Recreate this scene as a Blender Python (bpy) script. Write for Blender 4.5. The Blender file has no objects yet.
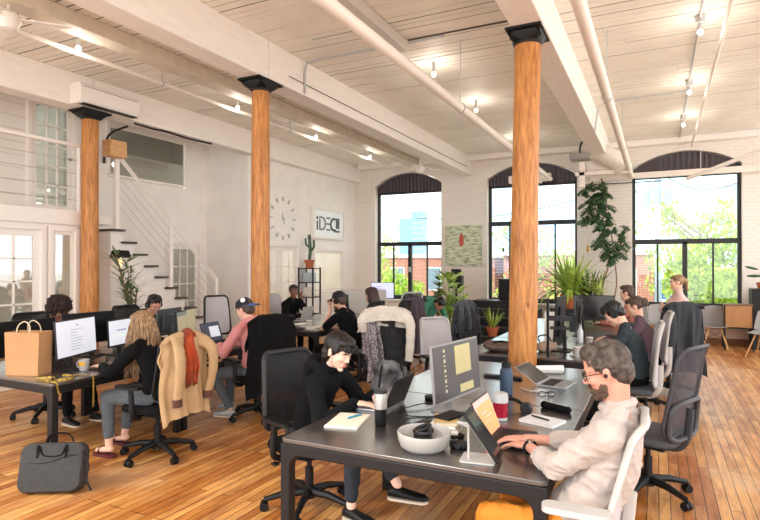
import bpy, bmesh, math, random
from mathutils import Vector as V, Matrix, Euler, noise as NZ
R = math.radians
PI = math.pi
rnd = random.Random(7)
sc = bpy.context.scene
col = sc.collection

def lin(h):
    h = h.lstrip('#')
    o = []
    for i in (0, 2, 4):
        c = int(h[i:i+2], 16) / 255
        o.append(c / 12.92 if c <= .04045 else ((c + .055) / 1.055) ** 2.4)
    return (*o, 1)

MATS = {}
def M(name, hexc='#808080', rough=.55, metal=0, noise=0, nscale=6, bump=0, bscale=60, emit=0, hex2=None, stretch=None, spec=.5, sheen=0, coat=0):
    if name in MATS: return MATS[name]
    m = bpy.data.materials.new(name); m.use_nodes = True
    nt = m.node_tree; n = nt.nodes; L = nt.links.new
    b = n['Principled BSDF']
    c = lin(hexc)
    b.inputs['Base Color'].default_value = c
    b.inputs['Roughness'].default_value = rough
    b.inputs['Metallic'].default_value = metal
    b.inputs['Specular IOR Level'].default_value = spec
    b.inputs['Sheen Weight'].default_value = sheen
    b.inputs['Coat Weight'].default_value = coat; b.inputs['Coat Roughness'].default_value = .2; b.inputs['Coat IOR'].default_value = 1.75
    tc = n.new('ShaderNodeTexCoord'); mp = n.new('ShaderNodeMapping')
    L(tc.outputs['Object'], mp.inputs['Vector'])
    if stretch: mp.inputs['Scale'].default_value = stretch
    if noise or hex2:
        t = n.new('ShaderNodeTexNoise'); t.inputs['Scale'].default_value = nscale; t.inputs['Detail'].default_value = 4
        L(mp.outputs[0], t.inputs['Vector'])
        r = n.new('ShaderNodeValToRGB'); L(t.outputs['Fac'], r.inputs['Fac'])
        r.color_ramp.elements[0].position = .35; r.color_ramp.elements[1].position = .65
        c2 = lin(hex2) if hex2 else (*[min(1, x * (1 + noise)) for x in c[:3]], 1)
        r.color_ramp.elements[0].color = c if hex2 else (*[x * (1 - noise) for x in c[:3]], 1)
        r.color_ramp.elements[1].color = c2
        L(r.outputs['Color'], b.inputs['Base Color'])
    if bump:
        t2 = n.new('ShaderNodeTexNoise'); t2.inputs['Scale'].default_value = bscale; t2.inputs['Detail'].default_value = 3
        L(mp.outputs[0], t2.inputs['Vector'])
        bp = n.new('ShaderNodeBump'); bp.inputs['Strength'].default_value = bump; bp.inputs['Distance'].default_value = .01
        L(t2.outputs['Fac'], bp.inputs['Height']); L(bp.outputs[0], b.inputs['Normal'])
    if emit:
        b.inputs['Emission Color'].default_value = c; b.inputs['Emission Strength'].default_value = emit
    MATS[name] = m
    return m

def glassmat(name, tint='#ffffff', alpha=.12, rough=.02):
    m = bpy.data.materials.new(name); m.use_nodes = True
    nt = m.node_tree; n = nt.nodes; L = nt.links.new
    n.remove(n['Principled BSDF']); out = n['Material Output']
    tr = n.new('ShaderNodeBsdfTransparent'); tr.inputs[0].default_value = lin(tint)
    gl = n.new('ShaderNodeBsdfGlossy'); gl.inputs['Roughness'].default_value = rough
    mx = n.new('ShaderNodeMixShader'); mx.inputs[0].default_value = alpha
    L(tr.outputs[0], mx.inputs[1]); L(gl.outputs[0], mx.inputs[2]); L(mx.outputs[0], out.inputs[0])
    MATS[name] = m
    return m

def meshmat(name, hexc, open_=.35, scale=260):
    """woven office chair netting: cloth with fine see-through holes"""
    m = bpy.data.materials.new(name); m.use_nodes = True
    nt = m.node_tree; n = nt.nodes; L = nt.links.new
    b = n['Principled BSDF']; out = n['Material Output']
    b.inputs['Base Color'].default_value = lin(hexc); b.inputs['Roughness'].default_value = .7
    tr = n.new('ShaderNodeBsdfTransparent'); mx = n.new('ShaderNodeMixShader'); mx.inputs[0].default_value = 1 - open_
    L(tr.outputs[0], mx.inputs[1]); L(b.outputs[0], mx.inputs[2]); L(mx.outputs[0], out.inputs[0])
    MATS[name] = m
    return m

def rotm(d):
    """matrix whose z axis is d"""
    return V(d).normalized().to_track_quat('Z', 'Y').to_matrix()

class MB:
    def __init__(s): s.v = []; s.f = []; s.m = []
    def add(s, vs, fs, m=0):
        o = len(s.v); s.v += [tuple(p) for p in vs]; s.f += [tuple(i + o for i in f) for f in fs]; s.m += [m] * len(fs); return s
    def box(s, c, d, rot=None, m=0):
        vs = []
        for z in (-.5, .5):
            for y in (-.5, .5):
                for x in (-.5, .5):
                    p = V((x * d[0], y * d[1], z * d[2]))
                    if rot is not None: p = rot @ p
                    vs.append(p + V(c))
        return s.add(vs, [(0, 2, 3, 1), (4, 5, 7, 6), (0, 1, 5, 4), (2, 6, 7, 3), (0, 4, 6, 2), (1, 3, 7, 5)], m)
    def bx(s, x0, x1, y0, y1, z0, z1, m=0):
        return s.box(((x0 + x1) / 2, (y0 + y1) / 2, (z0 + z1) / 2), (abs(x1 - x0), abs(y1 - y0), abs(z1 - z0)), None, m)
    def rings(s, rs, m=0, cap=True, closed=False):
        n = len(rs[0]); vs = [p for r in rs for p in r]; fs = []
        k = len(rs)
        for i in range(k if closed else k - 1):
            a = i * n; b = ((i + 1) % k) * n
            for j in range(n):
                q = (j + 1) % n; fs.append((a + j, a + q, b + q, b + j))
        if cap and not closed:
            fs.append(tuple(range(n))[::-1]); fs.append(tuple((k - 1) * n + j for j in range(n)))
        return s.add(vs, fs, m)
    def cyl(s, p0, p1, r0, r1=None, n=16, m=0):
        r1 = r0 if r1 is None else r1; p0 = V(p0); p1 = V(p1); Q = rotm(p1 - p0)
        return s.rings([[p + Q @ V((math.cos(2*PI*j/n) * r, math.sin(2*PI*j/n) * r, 0)) for j in range(n)] for p, r in ((p0, r0), (p1, r1))], m)
    def cap(s, p0, p1, r0, r1=None, n=10, m=0):
        r1 = r0 if r1 is None else r1; p0 = V(p0); p1 = V(p1); d = p1 - p0
        if d.length < 1e-6: d = V((0, 0, 1e-4)); p1 = p0 + d
        Q = rotm(d); rs = []
        for a in (-80, -50, -20, 0): rs.append((p0 + Q @ V((0, 0, r0 * math.sin(R(a)))), r0 * math.cos(R(a))))
        for a in (0, 20, 50, 80): rs.append((p1 + Q @ V((0, 0, r1 * math.sin(R(a)))), r1 * math.cos(R(a))))
        return s.rings([[p + Q @ V((math.cos(2*PI*j/n) * r, math.sin(2*PI*j/n) * r, 0)) for j in range(n)] for p, r in rs], m)
    def tube(s, pts, r, n=8, m=0, closed=False, flat=1, up=None):
        pts = [V(p) for p in pts]; k = len(pts); rs = []
        prev = None
        for i, p in enumerate(pts):
            if closed: d = pts[(i + 1) % k] - pts[i - 1]
            else: d = pts[min(i + 1, k - 1)] - pts[max(i - 1, 0)]
            if d.length < 1e-9: d = V((0, 0, 1))
            d.normalize()
            if up is not None: x = V(up).cross(d)
            elif prev is None: x = d.orthogonal()
            else: x = prev - d * prev.dot(d)
            if x.length < 1e-6: x = d.orthogonal()
            x.normalize(); prev = x; y = d.cross(x)
            rr = r[i] if isinstance(r, (list, tuple)) else r
            rs.append([p + x * math.cos(2*PI*j/n) * rr + y * math.sin(2*PI*j/n) * rr * flat for j in range(n)])
        return s.rings(rs, m, closed=closed)
    def ell(s, c, r, rot=None, n=14, m=0):
        rs = []; c = V(c); k = max(6, n // 2)
        if not isinstance(r, (tuple, list)): r = (r, r, r)
        for i in range(k + 1):
            a = -PI/2 + PI * (i / k); a = max(-PI/2 + .06, min(PI/2 - .06, a)); row = []
            for j in range(n):
                b = 2*PI*j/n; p = V((math.cos(a) * math.cos(b) * r[0], math.cos(a) * math.sin(b) * r[1], math.sin(a) * r[2]))
                if rot is not None: p = rot @ p
                row.append(c + p)
            rs.append(row)
        return s.rings(rs, m)
    def lathe(s, prof, c=(0, 0, 0), n=24, m=0, rot=None):
        rs = []
        for r, z in prof:
            row = []
            for j in range(n):
                p = V((math.cos(2*PI*j/n) * max(r, .0005), math.sin(2*PI*j/n) * max(r, .0005), z))
                if rot is not None: p = rot @ p
                row.append(V(c) + p)
            rs.append(row)
        return s.rings(rs, m)
    def prism(s, poly, fn, a, b, m=0):
        """poly of (p,q); fn(p,q,t) -> xyz, extruded from t=a to t=b"""
        n = len(poly); vs = [fn(p, q, a) for p, q in poly] + [fn(p, q, b) for p, q in poly]
        return s.add(vs, [tuple(range(n))[::-1], tuple(range(n, 2*n))] + [(j, (j+1) % n, n + (j+1) % n, n + j) for j in range(n)], m)
    def grid(s, fn, nu, nv, th=0, m=0):
        P = [[V(fn(i / nu, j / nv)) for j in range(nv + 1)] for i in range(nu + 1)]
        N = (nu + 1) * (nv + 1); vs = [p for r in P for p in r]; w = nv + 1
        fs = [(i*w+j, (i+1)*w+j, (i+1)*w+j+1, i*w+j+1) for i in range(nu) for j in range(nv)]
        if th:
            for i in range(nu + 1):
                for j in range(nv + 1):
                    a = P[min(i+1, nu)][j] - P[max(i-1, 0)][j]; b = P[i][min(j+1, nv)] - P[i][max(j-1, 0)]
                    nn = a.cross(b); nn = nn.normalized() if nn.length > 1e-9 else V((0, 0, 1)); vs.append(P[i][j] - nn * th)
            fs += [tuple(x + N for x in f[::-1]) for f in fs[:]]
            for i in range(nu):
                a, b = i*w, (i+1)*w; fs.append((b, a, a+N, b+N)); a, b = i*w+nv, (i+1)*w+nv; fs.append((a, b, b+N, a+N))
            for j in range(nv):
                a, b = j, j+1; fs.append((a, b, b+N, a+N)); a, b = nu*w+j, nu*w+j+1; fs.append((b, a, a+N, b+N))
        return s.add(vs, fs, m)
    def mesh(s, name):
        me = bpy.data.meshes.new(name); me.from_pydata(s.v, [], s.f)
        me.polygons.foreach_set('material_index', s.m); me.update()
        bm = bmesh.new(); bm.from_mesh(me); bmesh.ops.recalc_face_normals(bm, faces=bm.faces); bm.to_mesh(me); bm.free()
        return me
    def build(s, name, mats, parent=None, bevel=0, smooth=35, seg=2):
        me = s.mesh(name)
        for m in (mats if isinstance(mats, (list, tuple)) else [mats]): me.materials.append(m)
        if smooth:
            me.polygons.foreach_set('use_smooth', [True] * len(me.polygons)); me.set_sharp_from_angle(angle=R(smooth))
        o = bpy.data.objects.new(name, me); col.objects.link(o)
        if parent is not None: o.parent = parent
        if bevel:
            b = o.modifiers.new('b', 'BEVEL'); b.width = bevel; b.segments = seg; b.limit_method = 'ANGLE'; b.angle_limit = R(40)
        return o

def vox(name, mb, mats, parent, size, smooth=3, fn=None, matfn=None):
    """fuse overlapping closed shapes into one continuous skin"""
    me = mb.mesh(name + '_t'); t = bpy.data.objects.new('t', me); col.objects.link(t)
    r = t.modifiers.new('r', 'REMESH'); r.mode = 'VOXEL'; r.voxel_size = size
    if smooth:
        q = t.modifiers.new('s', 'SMOOTH'); q.factor = .5; q.iterations = smooth
    dg = bpy.context.evaluated_depsgraph_get()
    out = bpy.data.meshes.new_from_object(t.evaluated_get(dg)); out.name = name
    bpy.data.objects.remove(t); bpy.data.meshes.remove(me)
    out.materials.clear()
    for m in (mats if isinstance(mats, (list, tuple)) else [mats]): out.materials.append(m)
    if fn:
        co = [v.co.copy() for v in out.vertices]; nn = [v.normal.copy() for v in out.vertices]
        flat = []
        for p, n in zip(co, nn): flat += list(p + n * fn(p, n))
        out.vertices.foreach_set('co', flat); out.update()
    if matfn:
        out.polygons.foreach_set('material_index', [matfn(p.center) for p in out.polygons])
    out.polygons.foreach_set('use_smooth', [True] * len(out.polygons))
    o = bpy.data.objects.new(name, out); col.objects.link(o)
    if parent is not None: o.parent = parent
    return o

def tag(o, label=None, cat=None, group=None, kind=None):
    if label: o['label'] = label
    if cat: o['category'] = cat
    if group: o['group'] = group
    if kind: o['kind'] = kind
    return o
def thing(name, label, cat, loc=(0, 0, 0), rz=0, group=None):
    o = bpy.data.objects.new(name, None); col.objects.link(o); o.empty_display_size = .1
    o.location = loc; o.rotation_euler = (0, 0, R(rz)); return tag(o, label, cat, group)
def struct(o): o['kind'] = 'structure'; return o
def kids(o): return [c for c in bpy.data.objects if c.parent is o]
def dup(o, loc=None, rz=None, label=None, group=None, parent=None):
    c = o.copy(); col.objects.link(c); c.parent = parent
    for ch in kids(o): dup(ch, parent=c)
    if loc is not None: c.location = loc
    if rz is not None: c.rotation_euler = (c.rotation_euler[0], c.rotation_euler[1], R(rz))
    if label: c['label'] = label
    if group: c['group'] = group
    return c
def catmull(pts, n=6, closed=False):
    pts = [V(p) for p in pts]; k = len(pts); out = []
    for i in range(k if closed else k - 1):
        if closed: a, b, c, d = pts[i-1], pts[i], pts[(i+1) % k], pts[(i+2) % k]
        else: a, b, c, d = pts[max(i-1, 0)], pts[i], pts[i+1], pts[min(i+2, k-1)]
        for j in range(n):
            t = j / n
            out.append(.5 * ((2*b) + (c - a) * t + (2*a - 5*b + 4*c - d) * t*t + (3*b - a - 3*c + d) * t**3))
    if not closed: out.append(pts[-1])
    return out
def rrect(w, h, r, n=5, cx=0, cy=0):
    o = []
    for sx, sy, a0 in ((1, 1, 0), (-1, 1, 90), (-1, -1, 180), (1, -1, 270)):
        for i in range(n + 1):
            a = R(a0 + 90 * i / n); o.append((cx + sx * (w/2 - r) + r * math.cos(a), cy + sy * (h/2 - r) + r * math.sin(a)))
    return o
XZ = lambda p, q, t: (p, t, q)
YZ = lambda p, q, t: (t, p, q)
XY = lambda p, q, t: (p, q, t)

# ---------- materials
WHITE = M('white_paint', '#F5EEE8', .6, noise=.03, nscale=3)
TRIMW = M('white_trim', '#F3EBE4', .45)
CEILM = M('ceiling_paint', '#F6EEE2', .6, noise=.04, nscale=2, bump=.06, bscale=30)
BEAMM = M('beam_paint', '#F6EEE7', .6, noise=.03, nscale=4, bump=.35, bscale=14, stretch=(6, 1, 6))
PIPEM = M('pipe_paint', '#EFE4DA', .5, noise=.02)
BLKIRON = M('black_iron', '#141414', .5, .4)
BLK = M('black_plastic', '#0D0D0F', .5, spec=.35)
BLKS = M('black_fabric', '#0C0C0E', .95, spec=.2, noise=.15, nscale=40, bump=.3, bscale=300)
DKG = M('dark_grey_plastic', '#2A2A2C', .5, spec=.35)
CHG = M('chair_grey', '#3B3B40', .5)
WPL = M('white_plastic', '#B4B1AD', .4)
LG = M('light_grey_plastic', '#B9B8B8', .5)
CHROME = M('chrome', '#C8C8C8', .2, 1)
ALU = M('aluminium', '#A9AAAD', .35, .8)
GLASS = glassmat('window_glass', '#F4FAFA', .06)
DGLASS = glassmat('room_glass', '#D5DCD9', .25)
FRAME = M('window_frame_black', '#252323', .5)
CORR = M('corrugated_dark', '#4B4145', .5)
PAPER = M('paper', '#EFEDE6', .7)
SCRW = M('screen_white', '#D5DAE6', .3, emit=.3)
SCRD = M('screen_dark', '#3E3838', .3, emit=.16)
SCRK = M('screen_off', '#0D0E10', .12)
LEAF = M('leaf_green', '#39602F', .45, hex2='#5E8A3B', nscale=9)
LEAFD = M('leaf_dark', '#22402A', .35, hex2='#3E6040', nscale=9)
LEAFY = M('leaf_yellow_green', '#7C9C38', .5, hex2='#B7D060', nscale=9)
TERRA = M('terracotta', '#B5633F', .7, noise=.08)
SOIL = M('soil', '#2E221A', .95, bump=.5)
STEM = M('stem_brown', '#8A6A48', .7)

def woodmat(name, a, b, stretch, scale=3, rough=.45, knots=True):
    m = bpy.data.materials.new(name); m.use_nodes = True
    nt = m.node_tree; n = nt.nodes; L = nt.links.new; p = n['Principled BSDF']; p.inputs['Roughness'].default_value = rough
    tc = n.new('ShaderNodeTexCoord'); mp = n.new('ShaderNodeMapping'); mp.inputs['Scale'].default_value = stretch
    L(tc.outputs['Object'], mp.inputs[0])
    t = n.new('ShaderNodeTexNoise'); t.inputs['Scale'].default_value = scale; t.inputs['Detail'].default_value = 6; t.inputs['Roughness'].default_value = .65
    L(mp.outputs[0], t.inputs['Vector'])
    r = n.new('ShaderNodeValToRGB'); L(t.outputs['Fac'], r.inputs[0])
    r.color_ramp.elements[0].position = .3; r.color_ramp.elements[1].position = .7
    r.color_ramp.elements[0].color = lin(a); r.color_ramp.elements[1].color = lin(b)
    cur = r.outputs[0]
    if knots:
        v = n.new('ShaderNodeTexVoronoi'); v.inputs['Scale'].default_value = 3.2
        mp2 = n.new('ShaderNodeMapping'); mp2.inputs['Scale'].default_value = (1, 1, .55); L(tc.outputs['Object'], mp2.inputs[0]); L(mp2.outputs[0], v.inputs['Vector'])
        r2 = n.new('ShaderNodeValToRGB'); L(v.outputs['Distance'], r2.inputs[0])
        r2.color_ramp.elements[0].position = .03; r2.color_ramp.elements[0].color = (1, 1, 1, 1)
        r2.color_ramp.elements[1].position = .09; r2.color_ramp.elements[1].color = (0, 0, 0, 1)
        mx = n.new('ShaderNodeMix'); mx.data_type = 'RGBA'; L(r2.outputs[0], mx.inputs[0]); L(cur, mx.inputs[6]); mx.inputs[7].default_value = lin('#6E3E1E')
        cur = mx.outputs[2]
    L(cur, p.inputs['Base Color'])
    bp = n.new('ShaderNodeBump'); bp.inputs['Strength'].default_value = .4; bp.inputs['Distance'].default_value = .01
    L(t.outputs['Fac'], bp.inputs['Height']); L(bp.outputs[0], p.inputs['Normal'])
    MATS[name] = m; return m
COLW = woodmat('column_timber', '#93531F', '#DB9850', (11, 11, 1.3))
LOGW = woodmat('pale_oak', '#C08A52', '#DDAE78', (1, 8, 8), knots=False)

def floormat():
    m = bpy.data.materials.new('floor_boards'); m.use_nodes = True
    nt = m.node_tree; n = nt.nodes; L = nt.links.new; p = n['Principled BSDF']
    tc = n.new('ShaderNodeTexCoord'); mp = n.new('ShaderNodeMapping'); mp.inputs['Rotation'].default_value = (0, 0, PI/2)
    L(tc.outputs['Object'], mp.inputs[0])
    br = n.new('ShaderNodeTexBrick'); L(mp.outputs[0], br.inputs['Vector'])
    br.inputs['Scale'].default_value = 1; br.inputs['Brick Width'].default_value = 1.35; br.inputs['Row Height'].default_value = .074
    br.inputs['Mortar Size'].default_value = .0035; br.inputs['Mortar Smooth'].default_value = .2; br.offset = .37; br.offset_frequency = 3
    br.inputs['Color1'].default_value = lin('#B56C2A'); br.inputs['Color2'].default_value = lin('#EBB067'); br.inputs['Mortar'].default_value = lin('#43230E')
    t = n.new('ShaderNodeTexNoise'); t.inputs['Scale'].default_value = 2.4; t.inputs['Detail'].default_value = 8; t.inputs['Roughness'].default_value = .7
    mp2 = n.new('ShaderNodeMapping'); mp2.inputs['Scale'].default_value = (5, .8, 1); L(tc.outputs['Object'], mp2.inputs[0]); L(mp2.outputs[0], t.inputs['Vector'])
    r = n.new('ShaderNodeValToRGB'); L(t.outputs['Fac'], r.inputs[0]); r.color_ramp.elements[0].position = .34; r.color_ramp.elements[1].position = .62
    r.color_ramp.elements[0].color = lin('#A07A5E'); r.color_ramp.elements[1].color = (1, 1, 1, 1)
    mx = n.new('ShaderNodeMix'); mx.data_type = 'RGBA'; mx.blend_type = 'MULTIPLY'; mx.inputs[0].default_value = .75
    L(br.outputs['Color'], mx.inputs[6]); L(r.outputs[0], mx.inputs[7])
    # worn, scuffed patches
    t3 = n.new('ShaderNodeTexNoise'); t3.inputs['Scale'].default_value = 1.1; t3.inputs['Detail'].default_value = 7; L(tc.outputs['Object'], t3.inputs['Vector'])
    r3 = n.new('ShaderNodeValToRGB'); L(t3.outputs['Fac'], r3.inputs[0]); r3.color_ramp.elements[0].position = .52; r3.color_ramp.elements[1].position = .72
    r3.color_ramp.elements[0].color = (0, 0, 0, 1); r3.color_ramp.elements[1].color = (.6, .6, .6, 1)
    m2 = n.new('ShaderNodeMix'); m2.data_type = 'RGBA'; L(r3.outputs[0], m2.inputs[0]); L(mx.outputs[2], m2.inputs[6]); m2.inputs[7].default_value = lin('#D9B48A')
    L(m2.outputs[2], p.inputs['Base Color'])
    p.inputs['Roughness'].default_value = .36; p.inputs['Specular IOR Level'].default_value = .45
    ro = n.new('ShaderNodeMapRange'); L(t.outputs['Fac'], ro.inputs[0]); ro.inputs[3].default_value = .48; ro.inputs[4].default_value = .26; L(ro.outputs[0], p.inputs['Roughness'])
    bp = n.new('ShaderNodeBump'); bp.inputs['Strength'].default_value = .35; bp.inputs['Distance'].default_value = .004; bp.invert = True
    L(br.outputs['Fac'], bp.inputs['Height']); L(bp.outputs[0], p.inputs['Normal'])
    return m
FLOORM = floormat()

def brickmat(name, c1, c2, mort, w, h, bump, ms=.008, plane='XZ', rough=.6):
    m = bpy.data.materials.new(name); m.use_nodes = True
    nt = m.node_tree; n = nt.nodes; L = nt.links.new; p = n['Principled BSDF']; p.inputs['Roughness'].default_value = rough
    tc = n.new('ShaderNodeTexCoord'); mp = n.new('ShaderNodeSeparateXYZ'); L(tc.outputs['Object'], mp.inputs[0])
    cm = n.new('ShaderNodeCombineXYZ')
    if plane == 'XZ': L(mp.outputs[0], cm.inputs[0])
    else: L(mp.outputs[1], cm.inputs[0])
    L(mp.outputs[2], cm.inputs[1])
    br = n.new('ShaderNodeTexBrick'); L(cm.outputs[0], br.inputs['Vector'])
    br.inputs['Scale'].default_value = 1; br.inputs['Brick Width'].default_value = w; br.inputs['Row Height'].default_value = h
    br.inputs['Mortar Size'].default_value = ms; br.inputs['Mortar Smooth'].default_value = .4
    br.inputs['Color1'].default_value = lin(c1); br.inputs['Color2'].default_value = lin(c2); br.inputs['Mortar'].default_value = lin(mort)
    L(br.outputs['Color'], p.inputs['Base Color'])
    bp = n.new('ShaderNodeBump'); bp.inputs['Strength'].default_value = bump; bp.inputs['Distance'].default_value = .01; bp.invert = True
    L(br.outputs['Fac'], bp.inputs['Height']); L(bp.outputs[0], p.inputs['Normal'])
    MATS[name] = m; return m
BRICKW = brickmat('white_brick', '#EFE6DC', '#EBE2D8', '#E3D9CF', .21, .075, .45)
SHIP = brickmat('shiplap', '#EFE6DF', '#EFE6DF', '#C9BDB3', 40, .2, .6, .005, 'YZ')
REDBR = brickmat('red_brick', '#B0654C', '#9A523C', '#C9B4A6', .25, .09, .3, .01)
# ================= ROOM SHELL =================
BY = 14.0; ZC = 4.47
def holes(plane, pos, th, a0, a1, z0, z1, hs):
    """solid wall with rectangular openings, returned as a mesh builder"""
    mb = MB(); A = sorted({a0, a1, *[h[0] for h in hs], *[h[1] for h in hs]}); Z = sorted({z0, z1, *[h[2] for h in hs], *[h[3] for h in hs]})
    for i in range(len(A) - 1):
        run = None
        for j in range(len(Z) - 1):
            ca = (A[i] + A[i+1]) / 2; cz = (Z[j] + Z[j+1]) / 2
            solid = not any(h[0] < ca < h[1] and h[2] < cz < h[3] for h in hs)
            if solid: run = (run[0], Z[j+1]) if run else (Z[j], Z[j+1])
            if (not solid or j == len(Z) - 2) and run:
                if plane == 'x': mb.bx(pos, pos + th, A[i], A[i+1], *run)
                else: mb.bx(A[i], A[i+1], pos, pos + th, *run)
                run = None
    return mb
struct(MB().bx(-12, 4.2, -.8, 14.35, -.12, 0).build('floor', FLOORM, smooth=0))
# ceiling: painted boards running across, with dark joints
mb = MB(); y = -.8; r2 = random.Random(3)
while y < 14.0:
    w = r2.choice((.1, .115, .13)); x = -9.0
    while x < 4.2:
        l = min(r2.uniform(2.5, 5.2), 4.2 - x); dz = r2.uniform(-.003, .003)
        mb.bx(x + .001, x + l - .002, y, min(y + w - r2.choice((.009, .012, .022)), 14), ZC + dz*.5, ZC + .005); x += l
    y += w
struct(mb.build('ceiling', CEILM, smooth=0))
struct(MB().bx(-12.2, 4.2, -.8, 14.35, ZC + .0055, ZC + .2).build('ceiling_deck', M('deck_dark', '#33291F', .9), smooth=0))
# back brick wall with three arched openings
WN = [(-7.1, -5.13), (-3.9, -1.72), (-.53, 1.6)]
mb = MB(); xs = [-7.75] + [x for w in WN for x in w] + [4.2]
for i in range(0, len(xs), 2): mb.bx(xs[i], xs[i+1], BY, BY + .35, 0, ZC + .04)
def arch(x0, x1, zs, zt, n=16):
    w = (x1 - x0) / 2; h = zt - zs; r = (w*w + h*h) / (2*h); cx = (x0 + x1) / 2; cz = zt - r; a = math.asin(w / r)
    return [(cx + r * math.sin(-a + 2*a*i/n), cz + r * math.cos(-a + 2*a*i/n)) for i in range(n + 1)]
for x0, x1 in WN:
    mb.bx(x0, x1, BY, BY + .35, 0, .72)
    A = arch(x0, x1, 3.86, 4.2)
    for i in range(len(A) - 1):
        (p, q), (r_, s_) = A[i], A[i+1]
        mb.prism([(p, q), (r_, s_), (r_, ZC + .04), (p, ZC + .04)], XZ, BY, BY + .35)
struct(mb.build('wall_back', BRICKW, smooth=0))
# windows
for k, ((x0, x1), zb) in enumerate(zip(WN, (2.25, 2.72, 2.2))):
    fr = MB(); gy = BY + .2; f = .05
    fr.bx(x0, x0 + .07, gy - .04, gy + .05, .75, 3.86); fr.bx(x1 - .07, x1, gy - .04, gy + .05, .75, 3.86)
    fr.bx(x0, x1, gy - .05, gy + .05, .72, .84); fr.bx(x0, x1, gy - .05, gy + .05, zb - .05, zb + .06); fr.bx(x0, x1, gy - .04, gy + .05, 3.64, 3.74)
    w = x1 - x0
    fr.bx(x0 + w*.5 - .05, x0 + w*.5 + .05, gy - .05, gy + .05, .8, zb)
    fr.bx(x0 + w*.245 - .018, x0 + w*.245 + .018, gy - .03, gy + .03, .8, zb); fr.bx(x0 + w*.755 - .018, x0 + w*.755 + .018, gy - .03, gy + .03, .8, zb)
    o = struct(fr.build('window_%d' % (k + 1), FRAME, bevel=.004))
    MB().bx(x0 + .03, x1 - .03, gy - .003, gy + .003, .8, 3.68).build('glass_pane', GLASS, o, smooth=0)
    tp = MB(); A = arch(x0, x1, 3.84, 4.19, 40)
    for i in range(len(A) - 1):
        (p, q), (r_, s_) = A[i], A[i+1]; dy = .035 if i % 2 else 0
        tp.prism([(p, 3.7), (r_, 3.7), (r_, s_), (p, q)], XZ, gy - .045 - dy, gy + .03)
    tp.build('arch_panel', CORR, o, smooth=0)
    if k == 0: MB().box((x0 + w*.5, gy - .07, 1.55), (.09, .05, .14)).build('latch', LG, o, bevel=.01)
    MB().bx(x0 - .02, x1 + .02, BY - .06, BY + .15, .68, .73).build('window_sill', TRIMW, o, bevel=.01)
# heater casing under the right windows + baseboards
struct(MB().bx(-.9, 3.2, BY - .12, BY, .12, .5).bx(-.9, 3.2, BY - .14, BY - .12, .3, .33).bx(-.9, 3.2, BY - .15, BY - .11, .48, .52).build('trim_1', M('heater_casing', '#D8B79F', .5), bevel=.01))
struct(MB().bx(-7.75, 4.2, BY - .02, BY, 0, .12).build('baseboard_back', M('base_wood', '#9A6038', .5), smooth=0))
# ceiling step along the back wall
struct(MB().bx(-7.5, 4.2, BY - .3, BY, 4.33, ZC).build('trim_2', BEAMM, bevel=.01))
# timber beams
for i, (bxm, nm) in enumerate(((-7.7, 'trim_3'), (-4.46, 'trim_4'), (-1.12, 'trim_5'))):
    o = MB().bx(bxm - .15, bxm + .15, -.8, 5.58, 3.99, ZC).bx(bxm - .15, bxm + .15, 5.59, BY, 4.0, ZC).build(nm, BEAMM, bevel=.012)
    struct(o)
# left side: lower room wall, mezzanine, recess walls
WX = -7.85
o = struct(holes('x', WX - .12, .12, -.8, 5.62, 0, 2.32, [(3.0, 4.98, 0, 2.2), (5.12, 5.5, .35, 2.2)]).build('wall_left', WHITE, smooth=0))
struct(MB().bx(-8.9, WX - .12, 5.52, 5.62, 0, 2.32).build('wall_alcove', WHITE, smooth=0))
struct(MB().bx(-12, WX + .02, -.8, 6.1, 2.32, 2.46).bx(WX - .02, WX + .05, -.8, 5.64, 2.28, 2.5).build('mezzanine_floor', TRIMW, bevel=.006))
struct(holes('x', -9.0, .1, 6.12, 9.35, 0, ZC, [(6.85, 8.75, 3.28, 4.25), (8.25, 9.1, 0, 2.12)]).build('wall_recess', WHITE, smooth=0))
struct(holes('x', -9.0, .1, -.8, 6.12, 2.46, ZC, [(5.45, 6.2, 2.46, 4.38), (3.9, 4.75, 2.9, 4.38)]).build('wall_mezzanine', SHIP, smooth=0))
struct(MB().bx(-9.0, -7.75, 9.35, 9.45, 0, ZC).build('wall_return', WHITE, smooth=0))
struct(holes('x', -7.87, .12, 9.35, 14.35, 0, ZC, [(9.75, 11.15, 0, 2.12), (11.86, 13.25, .98, 2.05), ]).build('wall_office', WHITE, smooth=0))
struct(MB().bx(-12.1, -12, -.8, 14.35, 0, ZC).build('wall_far_left', M('grey_wall', '#A9A39C', .7), smooth=0))
struct(MB().bx(-12, -7.87, 14.2, 14.35, 0, ZC).build('wall_office_back', WHITE, smooth=0))
struct(MB().bx(-12, -9, 6.1, 6.2, 0, ZC).build('wall_partition', WHITE, smooth=0))
struct(MB().bx(-7.77, -7.735, 9.33, 9.47, 0, 4.0).build('trim_6', TRIMW, bevel=.004))
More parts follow.
